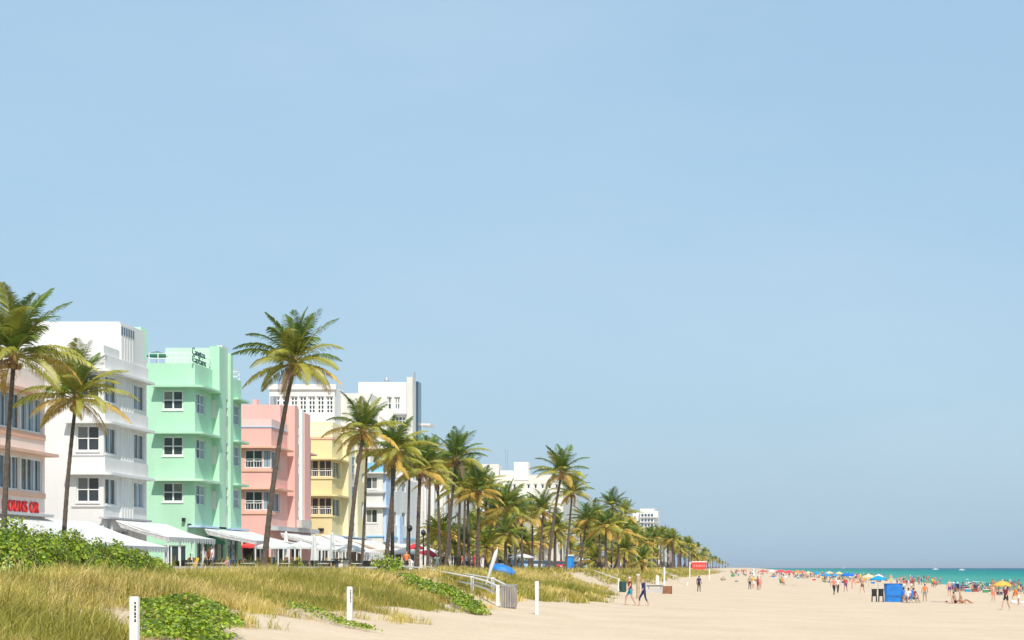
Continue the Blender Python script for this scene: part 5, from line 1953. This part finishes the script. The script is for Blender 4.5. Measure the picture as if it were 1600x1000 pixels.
bperson('person in white top seated at the right foot of the blue box', 1419, 942, 16, 'chair', 'short', 'white', 'navy', 'dark', 1, R(-30))
bperson('person in maroon top seated furthest right of the blue box', 1428, 942, 16, 'chair', 'short', 'maroon', 'grey', 'dark', 1, R(30))
bperson('person in blue seated close against the blue box', 1412, 941, 12, 'chair', 'short', 'blue', 'blue', 'dark', 2, R(0))
bperson('person in orange top and grey shorts standing alone right of blue box', 1445, 940, 27, 'stand', 'short', 'orange', 'grey', 'dark', 1, R(180))
bperson('person in grey top and black shorts by the waterline', 1440, 914, 17, 'stand', 'short', 'grey', 'black', 'dark', 1, R(90))
bperson('bare backed person in purple skirt standing above the sunbathing pair', 1483.5, 932, 26, 'stand', 'bare', 'purple', 'purple', 'fair', 0, R(200))
bperson('dark haired sunbather propped up on the sand', 1493, 943, 12, 'ground', 'bare', 'maroon', 'maroon', 'dark', 1, R(60))
bperson('second sunbather lying back beside the dark haired one', 1503, 943, 8, 'ground', 'bare', 'orange', 'orange', 'fair', 1, R(80))
bperson('small bare child standing left of the yellow parasol', 1552, 940, 15, 'stand', 'bare', 'coral', 'coral', 'dark', 0, R(20))
bperson('person with black top and skirt walking under the yellow parasol', 1572, 953, 39, 'walk', 'short', 'maroon', 'black', 'dark', 0, R(-50))
bperson('person in orange bending over white bags at the right edge', 1592, 946, 30, 'bend', 'short', 'orange', 'white', 'dark', 1, R(-90))
bperson('dark haired person standing at the right edge by the shore', 1594, 928, 16, 'stand', 'short', 'navy', 'pink', 'dark', 1, R(30))
bperson('coral clad person standing by the waterline past the grey one', 1460, 919, 11, 'stand', 'short', 'coral', 'red', 'dark', 1, R(0))
bperson('person seated in a blue chair near the red parasol', 1222, 914.5, 10, 'chair', 'short', 'orange', 'khaki', 'dark', 1, R(30))

# crowd near the water: colours combined so that each one differs
rs = random.Random(12)
tops = list(CLOTH)
used = set()
zones_txt = [(1205, 1262, 899, 903, 'by the red parasols'), (1250, 1300, 900, 907, 'left of the blue parasols'), (1285, 1345, 903, 911, 'under the blue parasols'), (1345, 1385, 905, 912, 'below the cream parasol'), (1405, 1470, 911, 918, 'at the water beyond the blue box'), (1488, 1550, 921, 925, 'in the seated line by the water'), (1545, 1600, 923, 930, 'around the yellow parasol'), (1140, 1205, 895, 901, 'on the far beach')]
counts = [18, 20, 26, 16, 15, 30, 14, 20]
for (x0, x1, y0, y1, where), cnt in zip(zones_txt, counts):
    for i in range(cnt):
        px = x0 + (x1 - x0) * (i + .5) / cnt + rs.uniform(-2, 2)
        py = rs.uniform(y0, y1)
        while True:
            t_, b_ = rs.choice(tops), rs.choice(tops)
            pose = rs.choice(['stand', 'stand', 'chair', 'ground', 'arms'] if 'seated' not in where else ['chair', 'ground', 'ground', 'chair'])
            if (t_, b_, where) not in used:
                used.add((t_, b_, where))
                break
        pw = {'stand': 'standing', 'arms': 'standing', 'chair': 'sitting', 'ground': 'sitting'}[pose]
        bare = rs.random() < .3
        x, y, z, s = hit(px, py)
        lab = ('bare chested person in %s shorts %s %s' % (b_, pw, where)) if bare else ('person in %s top and %s shorts %s %s' % (t_, b_, pw, where))
        if bare:
            if (b_, 'bare', where) in used:
                bare = False
                lab = 'person in %s top and %s shorts %s %s' % (t_, b_, pw, where)
            used.add((b_, 'bare', where))
        person(lab, x, y, z, rs.uniform(1.55, 1.82), pose, 'bare' if bare else 'short', t_, b_, rs.choice(['dark', 'dark', 'fair', 'red', 'white']), rs.choice([0, 1, 1, 2]), rs.uniform(0, 6.28))

# diners and passers-by at the restaurants
for px, s, pose, t_, b_, hr, lab in [(298, .0405, 'chair', 'orange', 'black', 'dark', 'diner in orange top before the mint green hotel'), (318, .0412, 'stand', 'white', 'khaki', 'fair', 'fair haired person in white before the mint hotel awning'), (327, .0418, 'stand', 'orange', 'navy', 'dark', 'person in orange top beside the fair haired one in white'), (332, .0410, 'stand', 'white', 'grey', 'dark', 'dark haired person in white by the mint hotel awning'), (355, .0408, 'chair', 'pink', 'white', 'fair', 'seated person in pink under the green awning'), (381, .046, 'chair', 'coral', 'black', 'dark', 'seated person in coral under the red parasol'), (683, .055, 'stand', 'white', 'white', 'fair', 'person in white by the ribbed hotel awning'), (703, .058, 'stand', 'grey', 'white', 'dark', 'grey clad passer-by right of the ribbed hotel awning'), (722, .06, 'stand', 'red', 'black', 'dark', 'passer-by in red under the golden palm'), (730, .058, 'stand', 'white', 'navy', 'dark', 'passer-by in white top under the golden palm'), (737, .06, 'stand', 'navy', 'navy', 'red', 'passer-by in navy with reddish hair'), (742, .056, 'stand', 'red', 'red', 'dark', 'passer-by all in red under the golden drooping palm'), (747, .058, 'stand', 'navy', 'black', 'dark', 'dark clad passer-by right of the one in red'), (635, .045, 'stand', 'orange', 'black', 'dark', 'passer-by in orange at the top of the handrail path'), (935, .095, 'stand', 'black', 'navy', 'dark', 'dark passer-by right of the arched shelter'), (942, .098, 'stand', 'white', 'navy', 'dark', 'passer-by in white between shelter and notice board'), (931, .1, 'stand', 'maroon', 'black', 'dark', 'passer-by in maroon next to the arched shelter'), (1068, .2, 'stand', 'navy', 'navy', 'dark', 'dark passer-by near the red banner board')]:
    x, y = at(px, s)
    person(lab, x, y, max(gz(x, y), PZ if x < -32 else 1.262 if x < -22.4 + float(coast(y)) else -9), rs.uniform(1.6, 1.8), pose, 'short', t_, b_, hr, rs.choice([0, 1]), rs.uniform(0, 6.28), group='people at the promenade')

# chairs for those who sit on chairs
chairs = [o for o in scene.objects if o.name.split('.')[0] == 'person' and o.data.name.startswith('body_chair')]
CH = MB()
CH.box(-.25, .25, -.28, .22, .30, .34, 0)
CH.add([(-.25, .20, .34), (.25, .20, .34), (.25, .42, .95), (-.25, .42, .95), (-.25, .24, .33), (.25, .24, .33), (.25, .46, .94), (-.25, .46, .94)], [(0, 1, 2, 3), (7, 6, 5, 4), (0, 4, 5, 1), (1, 5, 6, 2), (2, 6, 7, 3), (3, 7, 4, 0)])
FRM = MB()
for sx in (-1, 1):
    FRM.tube([(sx * .27, -.28, 0), (sx * .27, .30, .52)], .018, 5)
    FRM.tube([(sx * .27, .34, 0), (sx * .27, -.30, .54), (sx * .27, .34, .56)], .018, 5)
ch_me = mesh_of(CH, 'chair_seat', 1)
fr_me = mesh_of(FRM, 'chair_frame', 0)
fr_me.materials.append(M_metal)
ch_cols = ['blue', 'teal', 'white', 'green', 'red', 'aqua', 'navy', 'yellow']
for i, p in enumerate(chairs):
    root = empty('beach_chair', tuple(p.location))
    root.rotation_euler = p.rotation_euler
    c = ch_cols[i % len(ch_cols)]
    tag(root, '%s canvas chair under the %s' % (c, p['label'].replace(' sitting', '')[:70]), 'chair', 'canvas chairs')
    w = root['label'].split()
    root['label'] = ' '.join(w[:16])
    a = bpy.data.objects.new('seat', ch_me)
    col.objects.link(a)
    a.parent = root
    a.material_slots[0].link = 'OBJECT'
    a.material_slots[0].material = CLOTH[c]
    b = bpy.data.objects.new('frame', fr_me)
    col.objects.link(b)
    b.parent = root
# lift chair sitters onto their seat height
# ------------------------------------------------------------------ beach parasols
def bparasol(label, px, py, wpx, colr, h=2.15, drop=.5, tilt=0.0, taz=0.0):
    s = 2.2 / wpx if wpx > 12 else 1.9 / wpx           # a beach parasol is about 2 m across
    x, y = at(px, s)
    z = gz(x, y)
    h = max(1.3, EYE + (HY - py) * s - z)
    parasol('beach_parasol', label, x, y, z, wpx * s / 2, h, colr, 'parasol', 'beach parasols', drop=drop, tilt=tilt, taz=taz)


C = {'red': mat('rose red canvas', (.75, .10, .12), .7, trans=.25), 'orange': mat('orange canvas', (.80, .28, .08), .7, trans=.25), 'blue': mat('royal blue canvas', (.02, .18, .70), .7, trans=.25), 'cyan': mat('azure canvas', (.01, .35, .72), .7, trans=.25), 'cream': mat('cream canvas', (.80, .64, .42), .7, trans=.25), 'yellow': mat('golden canvas', (.85, .52, .09), .7, trans=.25), 'white': M_awning, 'coral': mat('coral canvas', (.78, .20, .14), .7, trans=.25)}
for spec in [('left rose red beach parasol of the distant group', 1220, 889.5, 17, C['red']), ('right rose red beach parasol of the distant group', 1233, 890.5, 16, C['red']), ('orange beach parasol next to the rose red ones', 1246, 890.5, 11, C['orange']), ('white beach parasol left of the rose red ones', 1206, 890, 10, C['white']), ('azure beach parasol at the left of the blue group', 1290, 895, 18, C['cyan']), ('cream beach parasol behind the azure one', 1296, 892.5, 14, C['cream']), ('azure beach parasol between azure and royal blue ones', 1302, 896, 14, C['cyan']), ('royal blue beach parasol at the right of the blue group', 1324, 894.5, 20, C['blue']), ('pale cream parasol between the blue groups', 1311, 893, 12, C['cream']), ('cream beach parasol behind the azure one left of the box', 1357, 896.5, 24, C['cream']), ('white beach parasol just behind the azure one left of the box', 1373, 897, 16, C['white']), ('azure beach parasol left of the blue storage box', 1372, 899, 26, C['cyan']), ('golden yellow beach parasol at the right', 1566, 907, 31, C['yellow'])]:
    bparasol(*spec)
bparasol('small coral parasol tilted towards the sea', 1459, 909, 10, C['coral'], h=1.7, tilt=.5, taz=2)
bparasol('small orange parasol among the far crowd', 1268, 899, 8, C['orange'], h=1.6)
bparasol('tiny red parasol on the far beach', 1152, 890, 9, C['red'])
bparasol('tiny pink parasol further up the far beach', 1163, 889, 8, C['coral'])

for spec in [('small rose parasol left of the white one on the far beach', 1192, 889.8, 11, C['red']), ('small coral parasol behind the orange one', 1254, 891, 10, C['coral']), ('small cream parasol between orange and azure groups', 1263, 892.5, 10, C['cream']), ('small azure parasol left of the azure pair', 1276, 893.5, 12, C['cyan']), ('royal blue parasol behind the right one of the blue group', 1333, 895.5, 13, C['blue']), ('small green parasol behind the golden yellow one', 1545, 910, 12, mat('green canvas', (.05, .35, .18), .7, trans=.25)), ('coral parasol half hidden behind the golden yellow one', 1579, 911, 18, C['coral'])]:
    bparasol(*spec)
bx_words = ['left of the rose red parasols', 'below the rose red parasols', 'below the orange parasol', 'left of the azure parasols', 'below the azure parasols', 'below the royal blue parasol', 'right of the royal blue parasol', 'below the cream parasol', 'behind the blue storage box', 'right of the sunbathers', 'in the middle of the seated line', 'at the right of the seated line', 'below the golden yellow parasol', 'at the right edge by the shore']
bx_px = [(1209, 902), (1228, 902), (1247, 904), (1272, 907), (1288, 909.5), (1318, 911), (1340, 911), (1364, 912), (1408, 915), (1512, 925), (1522, 924.5), (1540, 926), (1562, 929), (1588, 931)]
for i, (w_, (px, py)) in enumerate(zip(bx_words, bx_px)):
    x, y, z, s = hit(px, py)
    c = ['blue', 'white', 'teal', 'red', 'green', 'navy', 'orange'][i % 7]
    root = empty('cool_box', (x, y, z))
    tag(root, '%s cool box on the sand %s' % (c, w_), 'cool box', 'cool boxes among the crowd')
    MB().box(x - .34, x + .34, y - .22, y + .22, z, z + .36).build('body', CLOTH[c], root)
    MB().box(x - .36, x + .36, y - .24, y + .24, z + .362, z + .43).build('lid', M_frame, root)

# terrace tables and dark chairs in front of the hotels
TC = MB()
TC.box(-.21, .21, -.21, .21, .43, .47).box(-.21, .21, .17, .21, .47, .92)
for sx in (-.19, .19):
    for sy in (-.19, .19):
        TC.tube([(sx, sy, 0), (sx, sy, .43)], .018, 5)
tc_me = mesh_of(TC, 'terrace_chair', 0)
tc_me.materials.append(M_black)
TT = MB().lathe((0, 0, 0), [(.01, .70), (.42, .70), (.42, .74), (.01, .745)], 14)
tt_me = mesh_of(TT, 'table_top', 0)
tt_me.materials.append(M_frame)
TL = MB().lathe((0, 0, 0), [(.28, 0), (.28, .03), (.035, .05), (.035, .70)], 10)
tl_me = mesh_of(TL, 'table_leg', 0)
tl_me.materials.append(M_black)
for k, px in enumerate((300, 322, 344, 368, 388, 402, 446, 478, 505, 528, 556, 578)):
    x, y = at(px, .0398 + .0045 * k / 11 + (.0006 if k % 2 else 0))
    z = 1.262
    root = empty('terrace_table', (x, y, z))
    tag(root, 'small round white terrace table behind the low stone wall', 'table', 'terrace tables')
    for nm_, me_ in (('table_top', tt_me), ('pedestal', tl_me)):
        o = bpy.data.objects.new(nm_, me_)
        col.objects.link(o)
        o.parent = root
    for q in range(3):
        a = q * 2.1 + k
        o = bpy.data.objects.new('terrace_chair', tc_me)
        col.objects.link(o)
        o.location = (x + .62 * math.cos(a), y + .62 * math.sin(a), z)
        o.rotation_euler = (0, 0, a - math.pi / 2)
        tag(o, 'black terrace chair drawn up to a small white table behind the wall', 'chair', 'black terrace chairs')

# blue storage box and the two black bins on stands beside it
x, y, z, s = hit(1397, 941)
w, h = 14 * s, 29 * s
root = empty('storage_box', (x, y, z))
tag(root, 'large blue tarpaulin covered storage box on the open sand', 'box')
V, Fc = [], []
nl, ns = 6, 28
for i in range(nl + 1):
    t = i / nl
    ww = w * (.93 + .10 * t) * (1 + .02 * math.sin(i * 2.1))
    for k in range(ns):
        a = 2 * math.pi * k / ns
        cx, cy = math.cos(a), math.sin(a)
        q = (abs(cx) ** 6 + abs(cy) ** 6) ** (-1 / 6)
        rp_ = 1 + .018 * math.sin(k * 3.3 + i)
        V.append((x + cx * q * ww * rp_, y + cy * q * .62 * rp_ + .6, z + h * t * .985))
for i in range(nl):
    for k in range(ns):
        a, b = i * ns + k, i * ns + (k + 1) % ns
        Fc.append((a, b, b + ns, a + ns))
Fc.append(tuple(range(nl * ns, (nl + 1) * ns)))
MB().add(V, Fc).build('cover', M_tarp, root)
MB().box(x - w * .98, x + w * .98, y - .03, y + 1.22, z + h * .97, z + h * 1.0).build('lid', mat('dark blue edge', (.01, .06, .25), .6), root)
rope = MB().tube([(x - w * .97, y - .06, z + h * .35), (x, y - .075, z + h * .33), (x + w * .97, y - .06, z + h * .35)], .012, 5)
rope.build('rope', M_black, root)
for px, lab in ((1366, 'black bin on legs, left of the pair beside the blue box'), (1376.5, 'black bin on legs, right of the pair beside the blue box')):
    x, y, z, s = hit(px, 940.5)
    root = empty('bin_on_stand', (x, y, z))
    tag(root, lab, 'bin', 'black bins on stands')
    MB().lathe((x, y, z), [(.01, 9 * s), (3.4 * s, 8.8 * s), (4.3 * s, 19 * s), (4.5 * s, 20 * s), (4.2 * s, 20.2 * s), (3.8 * s, 14 * s)], 10).build('tub', M_black, root)
    for sx in (-1, 1):
        for sy in (-1, 1):
            MB().tube([(x + sx * 3.6 * s, y + sy * 3 * s, z - .05), (x + sx * 3.0 * s, y + sy * 2.6 * s, z + 14 * s)], .04, 5).build('leg', M_black, root)
# beach bags and towels
for px, py, wpx, c, lab in [(1479, 941.5, 4, 'maroon', 'small maroon beach bag left of the sunbathers'), (1584, 943, 9, 'white', 'white bag heap at the right edge'), (1597, 943, 7, 'white', 'second white bag at the right edge'), (1151, 909.5, 5, 'grey', 'small grey bag lying on the mid beach'), (1130, 907, 8, 'khaki', 'heap of khaki bags near the red banner board'), (1145, 901, 6, 'green', 'dark green cool box on the far beach')]:
    x, y, z, s = hit(px, py)
    w = wpx * s / 2
    root = empty('beach_bag', (x, y, z))
    tag(root, lab, 'bag', 'bags on the sand')
    MB().lathe((x, y, z), [(.01, .0), (w, .02), (w * 1.1, w * .5), (w * .7, w * 1.1), (.02, w * 1.2)], 8).build('bag', CLOTH[c], root)
    MB().tube([(x - w * .4, y, z + w * 1.05), (x, y, z + w * 1.7), (x + w * .4, y, z + w * 1.05)], w * .08, 5).build('strap', CLOTH['khaki'], root)
for i, (px, py, c, lab) in enumerate([(1498, 943.6, 'orange', 'orange towel under the sunbathing pair'), (1474, 941, 'purple', 'purple towel left of the sunbathers'), (1234, 914.5, 'navy', 'dark towel beside the seated person near the red parasols')]):
    x, y, z, s = hit(px, py)
    V = []
    for a in np.linspace(-1, 1, 7):
        for b in (-.45, .45):
            V.append((x + a, y + b, gz(x + a, y + b) + .03 + .015 * math.sin(a * 5)))
    tag(MB().add(V, [(2 * q, 2 * q + 2, 2 * q + 3, 2 * q + 1) for q in range(6)]).build('beach_towel', CLOTH[c], None, (x, y, z)), lab, 'towel', 'towels on the sand')

# boats far out
def boat(label, px, py, kind):
    s = 3.3 / (py - HY)
    x, y = (px - VX) * s, F * s
    root = empty('boat', (x, y, SEA_Z))
    tag(root, label, 'boat', 'boats far out at sea')
    L = 5.0 * (s * 2800 / 1500) * (.5 if kind == 'motor' else .2)
    hp = [(-L, .0), (-L * .95, L * .22), (L * .7, L * .25), (L, L * .32), (L * .72, 0)]
    n = len(hp)
    V = [(x + a, y - L * .25, SEA_Z + b) for a, b in hp] + [(x + a, y + L * .25, SEA_Z + b) for a, b in hp]
    MB().add(V, [tuple(range(n)), tuple(range(n, 2 * n))[::-1]] + [(i, n + i, n + (i + 1) % n, (i + 1) % n) for i in range(n)]).build('hull', M_frame, root)
    if kind == 'sail':
        MB().tube([(x, y, SEA_Z), (x, y, SEA_Z + L * 2.4)], .06 * L, 5).build('mast', M_metal, root)
        MB().add([(x + .1 * L, y, SEA_Z + L * .4), (x + L * .9, y + .1, SEA_Z + L * .45), (x + .1 * L, y, SEA_Z + L * 2.3), (x + .1 * L, y + .05 * L, SEA_Z + L * .4), (x + L * .9, y + .1 + .05 * L, SEA_Z + L * .45), (x + .1 * L, y + .05 * L, SEA_Z + L * 2.3)], [(0, 1, 2), (5, 4, 3), (0, 3, 4, 1), (1, 4, 5, 2), (2, 5, 3, 0)]).build('sail', M_frame, root)
    else:
        MB().box(x - L * .4, x + L * .3, y - L * .18, y + L * .18, SEA_Z + L * .24, SEA_Z + L * .55).build('cabin', M_frame, root)
        MB().box(x - L * .3, x + L * .31, y - L * .19, y + L * .19, SEA_Z + L * .36, SEA_Z + L * .46).build('cabin_window', M_glass, root)


boat('small white sailing boat on the horizon above the blue parasols', 1318, 888.2, 'sail')
boat('white motor boat on the water above the seated line', 1503, 891, 'motor')
boat('smaller white motor boat nearer the horizon above the grey bather', 1462, 890, 'motor')
print('grass blades', ng, 'objects', len(scene.objects))

# ------------------------------------------------------------------ haze: sea air round the whole place
hz = bpy.data.materials.new('sea haze')
hz.use_nodes = True
hn = hz.node_tree
hn.nodes.remove(hn.nodes['Principled BSDF'])
pv = hn.nodes.new('ShaderNodeVolumePrincipled')
pv.inputs['Color'].default_value = (0.86, 0.92, 1.0, 1)
pv.inputs['Density'].default_value = 0.00006
pv.inputs['Anisotropy'].default_value = 0.2
hn.links.new(pv.outputs[0], hn.nodes['Material Output'].inputs['Volume'])
hb_ = MB().box(-3600, 46000, -3200, 52000, -14, 48)
tag(hb_.build('haze', hz), 'thin sea haze', None, kind='stuff')
